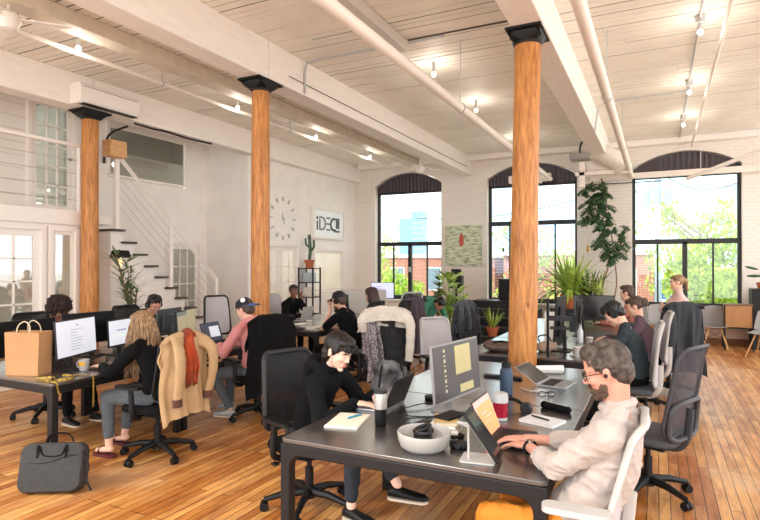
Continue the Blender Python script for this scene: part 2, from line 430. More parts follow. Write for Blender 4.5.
def panedoor(name, X, y0, y1, z0, z1, nc, nr, handle=True, low=.2, leaf2=False, glass=DGLASS, mat=TRIMW, st=.09):
    """glazed door in an x-plane wall"""
    o = struct(MB().bx(X - .02, X + .05, y0 - .07, y0, z0, z1 + .07).bx(X - .02, X + .05, y1, y1 + .07, z0, z1 + .07).bx(X - .02, X + .05, y0, y1, z1, z1 + .07).build(name, mat, bevel=.005))
    spans = [(y0, (y0+y1)/2 - .003), ((y0+y1)/2 + .003, y1)] if leaf2 else [(y0, y1)]
    for a, b in spans:
        f = MB(); x0, x1 = X - .03, X + .01
        f.bx(x0, x1, a, a + st, z0, z1).bx(x0, x1, b - st, b, z0, z1).bx(x0, x1, a + st, b - st, z1 - st, z1).bx(x0, x1, a + st, b - st, z0, z0 + low)
        for i in range(1, nc):
            yy = a + st + (b - a - 2*st) * i / nc; f.bx(x0 + .008, x1 - .002, yy - .012, yy + .012, z0 + low, z1 - st)
        for j in range(1, nr):
            zz = z0 + low + (z1 - st - z0 - low) * j / nr; f.bx(x0 + .008, x1 - .002, a + st, b - st, zz - .012, zz + .012)
        lf = f.build('door_leaf', mat, o, smooth=0)
        MB().bx(X - .014, X - .008, a + st, b - st, z0 + low, z1 - st).build('glass_pane', glass, lf, smooth=0)
        if handle:
            yy = b - st/2; MB().cyl((X + .01, yy, z0 + 1.0), (X + .06, yy, z0 + 1.0), .012).cap((X + .06, yy, z0 + 1.0), (X + .06, yy - .1, z0 + 1.0), .009).ell((X + .015, yy, z0 + 1), (.01, .028, .028)).build('door_handle', ALU, lf)
    return o
panedoor('door_1', WX, 3.02, 4.96, 0, 2.18, 3, 6, leaf2=True)
panedoor('window_4', WX, 5.14, 5.48, .37, 2.18, 1, 1, handle=False, low=.06, st=.05)
panedoor('door_2', -8.9, 5.47, 6.18, 2.46, 4.36, 3, 5)
panedoor('window_5', -8.9, 3.95, 4.7, 2.9, 4.36, 2, 2, handle=False, low=.06, st=.05)
panedoor('window_6', -8.9, 6.88, 8.72, 3.31, 4.22, 1, 1, handle=False, low=.03, st=.03)
panedoor('door_3', -8.9, 8.27, 9.08, 0, 2.1, 3, 5, handle=False)
panedoor('door_4', -7.75, 9.77, 11.13, 0, 2.1, 2, 5, leaf2=True, handle=False, glass=GLASS)
panedoor('window_7', -7.75, 11.88, 13.23, 1.0, 2.03, 1, 1, handle=False, low=.05, st=.05, glass=GLASS)
# mezzanine railing
t = thing('mezzanine_railing', 'white metal railing with thin cables along the mezzanine edge', 'railing', (WX + .0, 0, 2.46))
MB().bx(-.03, .03, -.8, 5.6, 1.0, 1.05).build('top_rail', TRIMW, t, bevel=.004)
for yy in (.4, 3.0, 5.58): MB().bx(-.035, .035, yy - .035, yy + .035, -.2, 1.02).build('post', TRIMW, t, bevel=.004)
for zz in (.2, .4, .6, .8): MB().cyl((0, -.8, zz), (0, 5.6, zz), .003, n=6).build('cable', CHROME, t)
# staircase
t = thing('staircase', 'white staircase with dark wooden treads running down from the mezzanine', 'staircase', (0, 0, 0))
TR = M('tread_dark', '#4B4038', .6)
n = 12; y0 = 6.12; run = .225; rise = 2.46 / 12.6
st = MB()
for i in range(n):
    z = 2.46 - rise * (i + 1) + .0; st.bx(-8.88, -7.86, y0 + run*i, y0 + run*(i+1), 0, z - .035)
st.build('stair_body', WHITE, t, smooth=0)
for i in range(n):
    z = 2.46 - rise * (i + 1); MB().bx(-8.88, -7.78, y0 + run*i - .03, y0 + run*(i+1), z - .034, z).build('tread', TR, t, bevel=.005)
t = thing('stair_handrail', 'white sloping stair handrail with thin cables beside the staircase', 'handrail', (-7.8, 0, 0))
def sl(y): return 3.46 - (y - 6.2) * .915
MB().tube([(0, 6.2, sl(6.2)), (0, 8.45, sl(8.45))], .04, 4, up=(1, 0, 0)).build('handrail', TRIMW, t, smooth=0)
for yy in (6.18, 7.3, 8.45):
    zb = max(0, 2.46 - rise * (math.floor((yy - y0) / run) + 1)); MB().bx(-.03, .03, yy - .035, yy + .035, zb, sl(yy) + .01).build('post', TRIMW, t, bevel=.004)
for q in range(1, 6):
    MB().cyl((0, 6.2, sl(6.2) - q*.16), (0, 8.45, sl(8.45) - q*.16), .002, n=6).build('cable', CHROME, t)
tag(MB().box((-7.72, 6.08, 3.52), (.2, .3, .26)).build('newel_block', LOGW, bevel=.01), 'square pale wooden block on top of the stair post', 'wooden block')
# columns
CI = [(-7.65, 5.6, .13, 0), (-4.47, 5.63, .122, 0), (-1.225, 5.62, .14, .075)]
LBL = ['round orange timber column under the wall air conditioner at left', 'round orange timber column in the middle, beside the pink hoodie person', 'thick round orange timber column at the end of the black desk']
for (x, y, r, lean), lb in zip(CI, LBL):
    t = thing('timber_column', lb, 'column', (x, y, 0), 0, 'timber columns')
    rs = []; top = 3.9
    for i in range(25):
        z = top * i / 24; rr = r * (1 + .02 * math.sin(z*2.3 + x)) * (1 - .1 * z/4)
        rs.append([(lean * z/4 + math.cos(2*PI*j/28) * rr, math.sin(2*PI*j/28) * rr, z) for j in range(28)])
    MB().rings(rs).build('shaft', COLW, t)
    c = MB(); cx = lean * .97
    c.bx(cx - .17, cx + .17, -.24, .24, 3.965, 3.99); c.cyl((cx, 0, 3.86), (cx, 0, 3.9), r*.96, r + .01, 24); c.rings([[(cx + p*k, q*k*1.15, z) for p, q in rrect(.3, .3, .04 + .1*(k < .95))] for k, z in ((.86, 3.885), (1.0, 3.93), (1.06, 3.966))])
    for s in (-1, 1):
        c.prism([(s*.1, 3.91), (s*.23, 3.966), (s*.1, 3.966)], YZ, cx - .15, cx - .12); c.prism([(s*.1, 3.91), (s*.23, 3.966), (s*.1, 3.966)], YZ, cx + .12, cx + .15)
    c.build('iron_capital', BLKIRON, t, smooth=30)
# ceiling pipes, conduits
def pipe(name, label, cat, pts, r, mat=PIPEM, n=14, hang=None, hz=ZC):
    t = thing(name, label, cat, pts[0]); o0 = V(pts[0])
    MB().tube([V(p) - o0 for p in pts], r, n).build('pipe_run' if 'pipe' in name else 'tube', mat, t)
    for h in hang or []:
        h = V(h) - o0; MB().cyl(h, (h.x, h.y, hz - o0.z), .006, n=6).lathe([(r*1.15, -.015), (r*1.15, .015)], h, 14, rot=rotm((0, 1, 0))).build('hanger', LG, t)
    return t
pipe('ceiling_pipe', 'long thick white pipe hung diagonally in front of the middle window', 'pipe', [(-2.17, 1, 3.62), (-2.17, 7, 3.62), (-2.17, 13.0, 3.62)], .055, hang=[(-2.17, 6.6, 3.62), (-2.17, 10.8, 3.62), (-2.17, 3, 3.62)])
pipe('ceiling_pipe', 'thick white pipe running along the ceiling right of the thick column', 'pipe', [(-.53, 1, 3.68), (-.53, 7, 3.68), (-.53, 13.95, 3.68)], .055, hang=[(-.53, 7.1, 3.68), (-.53, 10.3, 3.68), (-.53, 4, 3.68)])
pipe('ceiling_pipe', 'thin white pipe at far right of the ceiling', 'pipe', [(.66, .5, 4.3), (.66, 7, 4.3), (.66, 7.3, 4.26), (.66, 13.9, 4.26)], .022, hang=[(.66, 7.3, 4.28), (.66, 9.5, 4.26)])
pipe('wire_conduit', 'grey electrical conduit carrying ceiling bulbs at right', 'conduit', [(.43, 1, 4.44), (.43, 13.7, 4.44)], .014, LG)
pipe('wire_conduit', 'thin conduit crossing the ceiling from beam to the right bulbs', 'conduit', [(-.95, 10.1, 3.95), (-.9, 10.1, 4.35), (-.75, 10.1, 4.43), (.43, 10.1, 4.43)], .014, LG)
pipe('wire_conduit', 'thin grey conduit bending down the face of the middle beam', 'conduit', [(-2.3, 6.35, 4.44), (-4.1, 6.35, 4.44), (-4.26, 6.35, 4.42), (-4.29, 6.35, 4.3), (-4.29, 6.35, 4.02)], .014, LG)
pipe('wire_conduit', 'long thin conduit along the side of the middle beam near back wall', 'conduit', [(-4.303, 6.0, 4.15), (-4.303, 13.6, 4.15)], .007, M('wire_dark', '#6A625A', .6))
pipe('sprinkler_pipe', 'white sprinkler pipe with short drops along the left ceiling', 'pipe', [(-6.15, .5, 4.2), (-6.15, 13.6, 4.2)], .03, hang=[(-6.15, 5.6, 4.2), (-6.15, 8.6, 4.2), (-6.15, 11.6, 4.2)])
pipe('wall_pipe', 'white pipe loop on brick wall beside left window', 'pipe', [(-7.2, 13.93, 4.1), (-7.2, 13.93, 3.6), (-7.3, 13.93, 3.45), (-7.55, 13.93, 3.4), (-7.55, 13.93, 3.9)], .022)
tag(MB().bx(-5.95, -5.68, 1, 13.7, 4.3, 4.465).build('ceiling_raceway', M('raceway_paint', '#DCCFBE', .6, noise=.06, nscale=8), bevel=.01), 'long beige boxed duct fixed under the left ceiling', 'duct')
tag(MB().bx(-3.0, -2.76, -.8, 6.35, 4.33, 4.46).build('ceiling_duct', M('duct_grey', '#D5CEC6', .5), bevel=.01), 'short pale grey flat duct on ceiling beside thick pipe', 'duct')
struct(MB().bx(-2.76, -1.27, 6.32, 6.36, ZC - .006, ZC + .01).build('trim_7', M('joint_dark', '#4A3D33', .8), smooth=0))
# bulbs
BULB = M('bulb_glow', '#FFF4E0', .3, emit=14)
BL = [((-6.02, 4.25, 4.2), 'first bulb from the left, under the left raceway'), ((-6.02, 7.0, 4.2), 'bulb under the left raceway, just left of middle column'), ((-6.02, 9.3, 4.2), 'bulb under left raceway right of middle column'), ((-6.02, 11.6, 4.2), 'bulb at far end of left raceway'),
      ((-2.75, 7.2, 4.3), 'glowing bulb behind the thick diagonal pipe'), ((-2.75, 9.2, 4.3), 'glowing bulb further along the thick diagonal pipe'), ((-2.75, 12.2, 4.3), 'small far bulb left of the thick column'),
      ((.43, 7.15, 4.28), 'nearest bulb on the right conduit'), ((.43, 9.6, 4.28), 'second bulb on the right conduit'), ((.43, 11.8, 4.28), 'third and farthest bulb on the right conduit')]
for p, lb in BL:
    t = thing('ceiling_bulb', 'bare glowing white ceiling ' + lb, 'light', p, 0, 'bare ceiling bulbs')
    MB().ell((0, 0, 0), .03).build('bulb', BULB, t); MB().cyl((0, 0, .03), (0, 0, .1), .022).cyl((0, 0, .1), (0, 0, ZC - p[2] if p[0] > -5 else .12), .05 if p[0] > 0 else .02).build('socket', LG, t)
    ld = bpy.data.lights.new('bulb_light', 'POINT'); ld.energy = 4; ld.color = (1, .93, .82); ld.shadow_soft_size = .06
    lo = bpy.data.objects.new('bulb_light', ld); col.objects.link(lo); lo.location = (p[0], p[1], p[2] - .09)
for p, lb in (((-10.0, 3.6, 2.1), 'added round fill lamp in the room behind the glazed left doors'), ((-10.3, 4.6, 4.2), 'added round fill lamp in the upstairs room behind the railing'), ((-10.3, 7.8, 4.25), 'ceiling lamp seen through the interior window above stairs'), ((-9.8, 11.6, 3.2), 'added fill lamp in the office behind the sign wall')):  # lamps added to brighten rooms behind glass; only the stair-window one is real
    t = thing('room_lamp_or_fill', lb, 'lamp', p); MB().lathe([(.02, .05), (.16, .04), (.16, 0), (0, -.01)]).build('diffuser', BULB, t); MB().cyl((0, 0, .04), (0, 0, (ZC if p[2] > 2.5 else 2.32) - p[2]), .02).build('stem', LG, t)
    ld = bpy.data.lights.new('room_lamp_or_fill_light', 'POINT'); ld.energy = 110 if p[1] > 10 else 55; ld.color = (1, .95, .88); ld.shadow_soft_size = .15; lo = bpy.data.objects.new('room_lamp_or_fill_light', ld); col.objects.link(lo); lo.location = (p[0], p[1], p[2] - .15)
# ceiling fans
def fan(loc, label, s=1):
    t = thing('ceiling_fan', label, 'ceiling fan', loc)
    MB().cyl((0, 0, 0), (0, 0, ZC - loc[2]), .012).lathe([(.01, -.12), (.08, -.1), (.12, -.02), (.11, .04), (.04, .08), (.02, .1)]).build('motor', TRIMW, t)
    for k in range(3):
        a = R(40 + 120*k); d = V((math.cos(a), math.sin(a), 0)); e = V((-d.y, d.x, .12))
        MB().grid(lambda u, v: d * (.12 + .55*u*s) + e * (v - .5) * .12 + V((0, 0, -.03 * u)), 6, 2, .008).build('blade', TRIMW, t)
fan((-5.82, 3.35, 4.15), 'white ceiling fan partly cut off at the top left corner')
fan((-5.0, 12.2, 3.95), 'small white ceiling fan near the top of left window')
# mini split
t = thing('wall_air_conditioner', 'long white wall air conditioner mounted on beam above the left column', 'air conditioner', (-7.55, 5.75, 4.0))
MB().prism([(0, 0), (.2, 0), (.24, .06), (.24, .26), (.2, .3), (0, .3)], lambda p, q, s: (p, s, q), -.55, .47).build('casing', TRIMW, t, bevel=.01)
MB().bx(.235, .247, -.5, .42, .235, .24).bx(.12, .235, -.5, .42, -.004, .006).build('vent_slot', DKG, t)
pipe('black_cable', 'thick black cable bundle sagging under the left beam', 'cable', [(-7.6, 6.35, 3.98), (-7.58, 6.7, 3.965), (-7.6, 7.0, 3.985), (-7.58, 7.5, 3.96), (-7.6, 8.1, 3.985)], .016, BLK, 8)
pipe('black_hose', 'curved black hose above the interior window at left', 'hose', catmull([(-8.85, 6.75, 3.5), (-8.84, 6.76, 3.8), (-8.8, 6.85, 4.05), (-8.6, 7.05, 4.2)], 5), .02, BLK, 8)
# AC / projector group over middle window pier
t = thing('wall_projector', 'grey box projector on black bracket below the right beam', 'projector', (-1.35, 11.4, 3.75))
MB().bx(-.17, .2, -.15, .15, -.05, .07).build('body', M('proj_grey', '#8E8882', .5), t, bevel=.01)
MB().tube(catmull([(0, 0, .07), (.02, 0, .25), (.1, .02, .4), (.08, 0, .62)], 4), .02, 6).box((.1, 0, .42), (.12, .05, .03), Euler((0, R(40), 0)).to_matrix()).box((.1, 0, .42), (.12, .05, .03), Euler((0, R(-40), 0)).to_matrix()).build('bracket', BLK, t)
t = thing('duct_unit', 'large white ventilation unit at the end of the right beam', 'ventilation unit', (-1.1, 13.2, 3.7))
MB().bx(-.3, .5, -.35, .4, .0, .45).build('casing', PIPEM, t, bevel=.03); 
MB().tube(catmull([(-.1, -.4, .4), (.1, -.5, .3), (.35, -.45, .15), (.45, -.4, -.02)], 4), [.19 + .02*(i % 2) for i in range(13)], 12).build('flexible_duct', M('duct_cloth', '#E5DCD2', .7, bump=.5, bscale=25), t)
MB().bx(-.42, -.3, -.5, -.42, -.35, .3).bx(-.5, .6, -.5, -.4, -.1, -.02).build('frame_rail', PIPEM, t, bevel=.005)
tag(MB().tube([(-3.0, 13.55, 3.8), (-2.4, 13.1, 3.62)], .09, 4).build('white_duct', PIPEM, smooth=0), 'slim white rectangular duct in front of the middle window arch', 'duct')
tag(MB().tube([(-3.3, 13.88, 3.78), (-2.3, 13.88, 3.8)], .12, 4).build('white_panel_box', PIPEM, smooth=0), 'white box mounted on the arch of the middle window', 'box')
tag(MB().bx(-1.4, 3.5, 13.8, 13.87, 3.62, 3.75).build('window_rail', PIPEM, bevel=.01), 'white horizontal rail running across above the right window', 'rail')
tag(MB().tube([(.55, 13.5, 3.5), (1.9, 12.6, 3.9)], .04, 12).cyl((.8, 13.33, 3.55), (.8, 13.33, ZC), .005).cyl((1.7, 12.73, 3.85), (1.7, 12.73, ZC), .005).build('tube_light', TRIMW), 'white tube lamp hung slanting in front of the right window', 'lamp')
tag(MB().cyl((-1.5, 13.7, 3.52), (.1, 13.7, 3.52), .012, n=8).build('curtain_rod', DKG), 'thin dark rod between middle and right windows', 'rod')
# wall sign, clock, shelf
t = thing('wall_sign', 'white framed sign reading iDEC! on the left wall near the back', 'sign', (-7.74, 12.52, 2.74))
MB().bx(0, .03, -.72, .72, -.34, .34).build('panel', M('sign_white', '#F6F7F7', .3), t)
MB().bx(0, .07, -.8, -.72, -.4, .4).bx(0, .07, .72, .8, -.4, .4).bx(0, .07, -.72, .72, .34, .4).bx(0, .07, -.72, .72, -.4, -.34).build('frame', TRIMW, t, bevel=.004)
L_ = MB(); X0, X1 = .03, .045; w = .035
def bar(y0, y1, z0, z1): L_.bx(X0, X1, y0, y1, z0, z1)
L_.prism([(-.62, .1), (-.56, .18), (-.5, .1)], YZ, X0, X1); bar(-.58, -.535, -.17, .06)
def arcs(cy, cz, r, a0, a1, n=12, ww=w):
    for i in range(n):
        a = R(a0 + (a1-a0)*i/n); b = R(a0 + (a1-a0)*(i+1)/n)
        L_.prism([(cy + r*math.cos(a), cz + r*math.sin(a)), (cy + r*math.cos(b), cz + r*math.sin(b)), (cy + (r-ww)*math.cos(b), cz + (r-ww)*math.sin(b)), (cy + (r-ww)*math.cos(a), cz + (r-ww)*math.sin(a))], YZ, X0, X1)
bar(-.46, -.425, -.17, .12); bar(-.46, -.34, .14, .175); bar(-.46, -.34, -.17, -.135); arcs(-.34, 0, .175, -90, 90)
for zz in (-.17, -.018, .135): bar(-.12, .06, zz, zz + .038)
arcs(.24, 0, .18, 70, 290, ww=.06); bar(.24, .33, -.17, -.12); bar(.24, .46, .13, .175)
bar(.36, .385, -.1, .12); bar(.41, .435, -.1, .17); bar(.47, .52, -.1, .17); bar(.46, .52, -.2, -.14); bar(.3, .42, -.2, -.15)
L_.build('lettering', M('sign_ink', '#4A5258', .5), t, smooth=0)
t = thing('wall_clock', 'large wall clock made of separate small metal strokes', 'clock', (-7.74, 10.55, 2.75))
for k in range(12):
    a = R(30*k); d = V((0, math.sin(a), math.cos(a))); MB().tube([V((.012, 0, 0)) + d*.4, V((.012, 0, 0)) + d*.5], .02, 4).build('hour_mark', LG, t, smooth=0)
MB().tube([(.02, 0, -.02), (.02, -.03, .13)], .014, 4).tube([(.02, 0, 0), (.02, .05, -.13)], .012, 4).ell((.02, 0, 0), .03).build('hand', LG, t)
# painting on back wall
PM = bpy.data.materials.new('painting_bark'); PM.use_nodes = True
nt = PM.node_tree; nn = nt.nodes; p = nn['Principled BSDF']; tc = nn.new('ShaderNodeTexCoord'); mp = nn.new('ShaderNodeMapping'); mp.inputs['Scale'].default_value = (3.2, 1, 17)
tx = nn.new('ShaderNodeTexNoise'); tx.inputs['Scale'].default_value = 1.6; tx.inputs['Detail'].default_value = 5; rr = nn.new('ShaderNodeValToRGB')
nt.links.new(tc.outputs['Object'], mp.inputs[0]); nt.links.new(mp.outputs[0], tx.inputs['Vector']); nt.links.new(tx.outputs['Fac'], rr.inputs[0])
e = rr.color_ramp.elements; e[0].position = .36; e[0].color = lin('#6E7F5C'); e[1].position = .6; e[1].color = lin('#DBD8BE'); q = e.new(.45); q.color = lin('#B4C4A2')
nt.links.new(rr.outputs[0], p.inputs['Base Color'])
t = thing('wall_painting', 'square green mottled painting with small red figure on brick pier', 'painting', (-4.53, 13.93, 2.15))
MB().bx(-.47, .5, 0, .05, -.5, .55).build('canvas', PM, t, bevel=.003)
MB().ell((-.03, -.004, .16), (.07, .008, .16)).ell((-.03, -.004, .3), (.035, .008, .05)).build('red_figure', M('red_fig', '#C05A48', .7), t)
# wall sconce
t = thing('wall_sconce', 'black shaded wall lamp with clear bulb beside the left column', 'lamp', (-7.86, 6.2, 1.8))
MB().cyl((0, 0, .06), (.1, 0, .06), .012).prism([(.0, .0), (.26, .0), (.2, .12), (.06, .12)], lambda p, q, s: (p, s, q), -.11, .11).build('shade', BLK, t, bevel=.01)
MB().lathe([(.012, 0), (.03, -.05), (.035, -.08), (.02, -.12), (.004, -.14)], (.13, 0, 0)).build('bulb', M('amber_bulb', '#F2C890', .2, emit=1.2), t)
# ================= OUTSIDE =================
struct(MB().bx(-400, 300, -60, 600, -4.3, -4).build('ground', M('street', '#D2CFC8', .9, noise=.08, nscale=.3), smooth=0))
def house(name, label, x0, x1, y0, y1, z1, mat, win=True, roof=None):
    t = thing(name, label, 'building', ((x0+x1)/2, (y0+y1)/2, -4)); w = (x1-x0)/2; d = (y1-y0)/2; h = z1 + 4
    MB().bx(-w, w, -d, d, 0, h).build('walls', mat, t, smooth=0)
    MB().bx(-w - .15, w + .15, -d - .15, d + .15, h, h + .25).build('cornice', roof or TRIMW, t, smooth=0)
    if win:
        n = max(2, int(w * 2 / 2.4)); 
        for fl in range(max(1, int(h / 3))):
            for i in range(n):
                x = -w + (i + .5) * 2*w / n; z = 1 + fl*3
                f = MB().bx(x - .5, x + .5, -d - .05, -d + .02, z, z + 1.5).build('window', TRIMW, t, smooth=0); MB().bx(x - .43, x + .43, -d - .07, -d - .04, z + .07, z + 1.43).build('pane', M('far_pane', '#7C8C9A', .15), f, smooth=0)
    return t
house('brick_building', 'long low red brick building across the street beyond the left window', -30, -9, 34, 42, 2.1, REDBR)
house('brick_building', 'red brick building across the street seen through the middle window', -8.2, -.2, 33, 41, 2.2, REDBR)
house('brick_building', 'red brick building with sign at lower left of the right window', 0.5, 5.5, 34, 41, 1.4, REDBR)
BT = M('blue_tower_glass', '#7FB2E2', .2)
t = thing('tower_building', 'pale blue office tower on the skyline beyond the left window', 'building', (-125.6, 300, -4))
MB().bx(-9.5, -1.2, -3, 3, 0, 32).bx(-1.2, 5.5, -4, 4, 0, 35.9).build('tower_walls', BT, t, smooth=0)
for k in range(9): MB().bx(-1.25, 5.55, -4.06, -3.98, 8 + 3*k, 8.5 + 3*k).build('floor_band', M('blue_band', '#A9CBEA', .3), t, smooth=0)
def leafcloud(mb, c, r, n, s, rg, squash=.8):
    for _ in range(n):
        while True:
            p = V((rg.uniform(-1, 1), rg.uniform(-1, 1), rg.uniform(-1, 1)))
            if .25 < p.length < 1: break
        p = V((p.x*r, p.y*r, p.z*r*squash)) + V(c); Q = Euler((rg.uniform(0, 6), rg.uniform(0, 6), rg.uniform(0, 6))).to_matrix()
        a = s * rg.uniform(.7, 1.3); mb.add([p + Q @ V(q) for q in ((-a, 0, 0), (0, -a*.5, 0), (a, 0, 0), (0, a*.5, .1*a))], [(0, 1, 2, 3)])
def tree(label, x, y, h, r, seed, mat, dens=1.0, crown=None):
    rg = random.Random(seed); t = thing('street_tree', label, 'tree', (x, y, -4)); b = MB(); f = MB()
    b.tube([(0, 0, 0), (.1, 0, h*.4), (0, .1, h*.8)], [.18, .12, .03], 8); tips = []
    for i in range(16):
        z = h * rg.uniform(.3, .8); a = rg.uniform(0, 6.3); L = r * rg.uniform(.6, 1.05)
        e = V((math.cos(a)*L, math.sin(a)*L, z + L*rg.uniform(.3, .9))); b.tube([(0, 0, z), V((0, 0, z)).lerp(e, .5) + V((0, 0, .1)), e], [.06, .035, .012], 5); tips.append(e)
        for _ in range(3):
            g = e + V((rg.uniform(-1, 1), rg.uniform(-1, 1), rg.uniform(0, 1))) * r*.4; b.tube([V((0, 0, z)).lerp(e, .6), g], [.02, .006], 4); tips.append(g)
    for tp in tips: leafcloud(f, tp, r*.34, int(55*dens), .1, rg)
    b.build('trunk', M('bark', '#8C7F72', .9), t); f.build('foliage', mat, t, smooth=0)
TL = M('spring_leaves', '#9DB84E', .7, hex2='#C4D46C', nscale=2); TL2 = M('bright_leaves', '#86A82A', .7, hex2='#B2CC3E', nscale=2)
tree('leafy yellow-green tree standing beyond the right part of right window', 3.0, 21, 7.4, 2.1, 1, TL2, 2.6)
tree('full low green tree in the lower middle of the right window', 1.0, 18.0, 5.0, 1.5, 2, TL2, 2.4)
tree('sparse budding tree in the top of the right window', 1.6, 27, 9.0, 1.7, 3, TL, .8)
tree('pale green tree beyond the left window, left of blue tower', -15.2, 28, 8.3, 2.1, 4, TL, .8)
tree('sparse tree beyond the middle window', -5.6, 27, 8.0, 1.6, 5, TL, .3)
tree('thin budding tree by thick column through middle window', -2.0, 23, 7.0, 1.4, 6, TL, .3)
tree('low green tree behind the lower panes of left window', -11.2, 24, 5.2, 1.2, 7, TL2, .9)
for x, y, lb in ((.0, 24.2, 'grey utility pole with transformers at left of the right window'), (3.2, 30, 'distant utility pole with double crossarms at the right of right window')):
    t = thing('utility_pole', lb, 'utility pole', (x, y, -4)); PG = M('pole_grey', '#A9B6C4', .8)
    MB().cyl((0, 0, 0), (0, 0, 9.6 if y < 25 else 9.4), .14, .1).build('pole', PG, t)
    for z in (9.2, 8.5): MB().bx(-1.0, 1.0, -.05, .05, z, z + .1).build('crossarm', PG, t, smooth=0)
    if y < 25:
        for s in (-.4, .35): MB().cyl((s, 0, 8.0), (s, 0, 8.5), .14).build('transformer', PG, t)
def wire(label, a, b, sag):
    a, b = V(a), V(b); tag(MB().tube([a.lerp(b, i/16) - V((0, 0, sag * 4 * (i/16) * (1 - i/16))) for i in range(17)], .018, 5).build('power_line', BLK), label, 'power line')
wire('power line arching from the near pole to the far pole', (.0, 24.2, 5.3), (3.2, 30, 5.4), .5)
wire('power line looping low in front of the near utility pole', (.0, 24.2, 5.3), (-14, 24, 4.6), 1.2)
def car(label, x, y, hexc, rz=0):
    t = thing('parked_car', label, 'car', (x, y, -4), rz); c = M('car_' + hexc, hexc, .25, .3)
    MB().prism([(-2.1, .3), (-2.1, .8), (-1.5, .95), (-.9, 1.42), (.7, 1.42), (1.3, .95), (2.1, .8), (2.15, .3)], XZ, -.85, .85).build('body', c, t, bevel=.06)
    MB().prism([(-1.35, .95), (-.85, 1.36), (.65, 1.36), (1.15, .95)], XZ, -.87, .87).build('windows', M('car_glass', '#30383E', .1), t)
    for a in (-1.3, 1.3):
        for b in (-.8, .8): MB().cyl((a, b - .1, .32), (a, b + .1, .32), .32).build('wheel', BLK, t)
car('white car parked beyond the left window', -12.2, 21, '#E8EAEE'); car('silver car parked beyond the middle window', -5.6, 24, '#C9CED6'); car('dark car parked further left across the street', -17.5, 31, '#8A94A4')
t = thing('street_sign_board', 'blue and white sign with letter A on the brick building beyond right window', 'sign', (.75, 33.8, .3))
MB().bx(-.6, .7, -.08, .05, -.5, .6).build('board', M('sign_blue', '#5C86B8', .4), t, smooth=0)
MB().tube([(-.1, -.1, -.3), (.1, -.1, .35), (.3, -.1, -.3)], .05, 4).tube([(0, -.1, -.1), (.22, -.1, -.1)], .04, 4).build('letter', PAPER, t, smooth=0)

# ================= LIGHT, CAMERA =================
w = bpy.data.worlds.new('sky'); sc.world = w; w.use_nodes = True
nt = w.node_tree; n = nt.nodes; L = nt.links.new; bg = n['Background']
tc = n.new('ShaderNodeTexCoord'); sep = n.new('ShaderNodeSeparateXYZ'); L(tc.outputs['Generated'], sep.inputs[0])
r = n.new('ShaderNodeValToRGB'); L(sep.outputs[2], r.inputs[0])
e = r.color_ramp.elements; e[0].position = 0; e[0].color = (.34, .62, .92, 1); e[1].position = .6; e[1].color = (.3, .55, .95, 1)
cl = n.new('ShaderNodeTexNoise'); cl.inputs['Scale'].default_value = 2.2; cl.inputs['Detail'].default_value = 6; L(tc.outputs['Generated'], cl.inputs['Vector'])
cr = n.new('ShaderNodeValToRGB'); L(cl.outputs['Fac'], cr.inputs[0]); cr.color_ramp.elements[0].position = .33; cr.color_ramp.elements[1].position = .5
mx = n.new('ShaderNodeMix'); mx.data_type = 'RGBA'; L(cr.outputs[0], mx.inputs[0]); L(r.outputs[0], mx.inputs[6]); mx.inputs[7].default_value = (1, .975, .945, 1)
L(mx.outputs[2], bg.inputs[0]); bg.inputs[1].default_value = 2.2
sd = bpy.data.lights.new('sun', 'SUN'); sd.energy = 1.6; sd.angle = R(12); sd.color = (1, .95, .88); so = bpy.data.objects.new('sun', sd); col.objects.link(so); so.rotation_euler = Euler((R(42), R(-28), 0))
cd = bpy.data.cameras.new('camera'); co = bpy.data.objects.new('camera', cd); col.objects.link(co); sc.camera = co
cd.lens = 560/760*36; cd.sensor_width = 36; cd.sensor_fit = 'HORIZONTAL'; cd.clip_end = 1500
co.location = (0, 0, 1.7); co.rotation_euler = (R(90.41), 0, math.atan2(.4446, .8957))
sc.view_settings.view_transform = 'Standard'; sc.view_settings.look = 'None'; sc.view_settings.gamma = 1; sc.view_settings.exposure = .72
sc.cycles.use_denoising = True
sc.cycles.max_bounces = 8; sc.cycles.diffuse_bounces = 5; sc.cycles.transparent_max_bounces = 16
sc.cycles.sample_clamp_indirect = 4
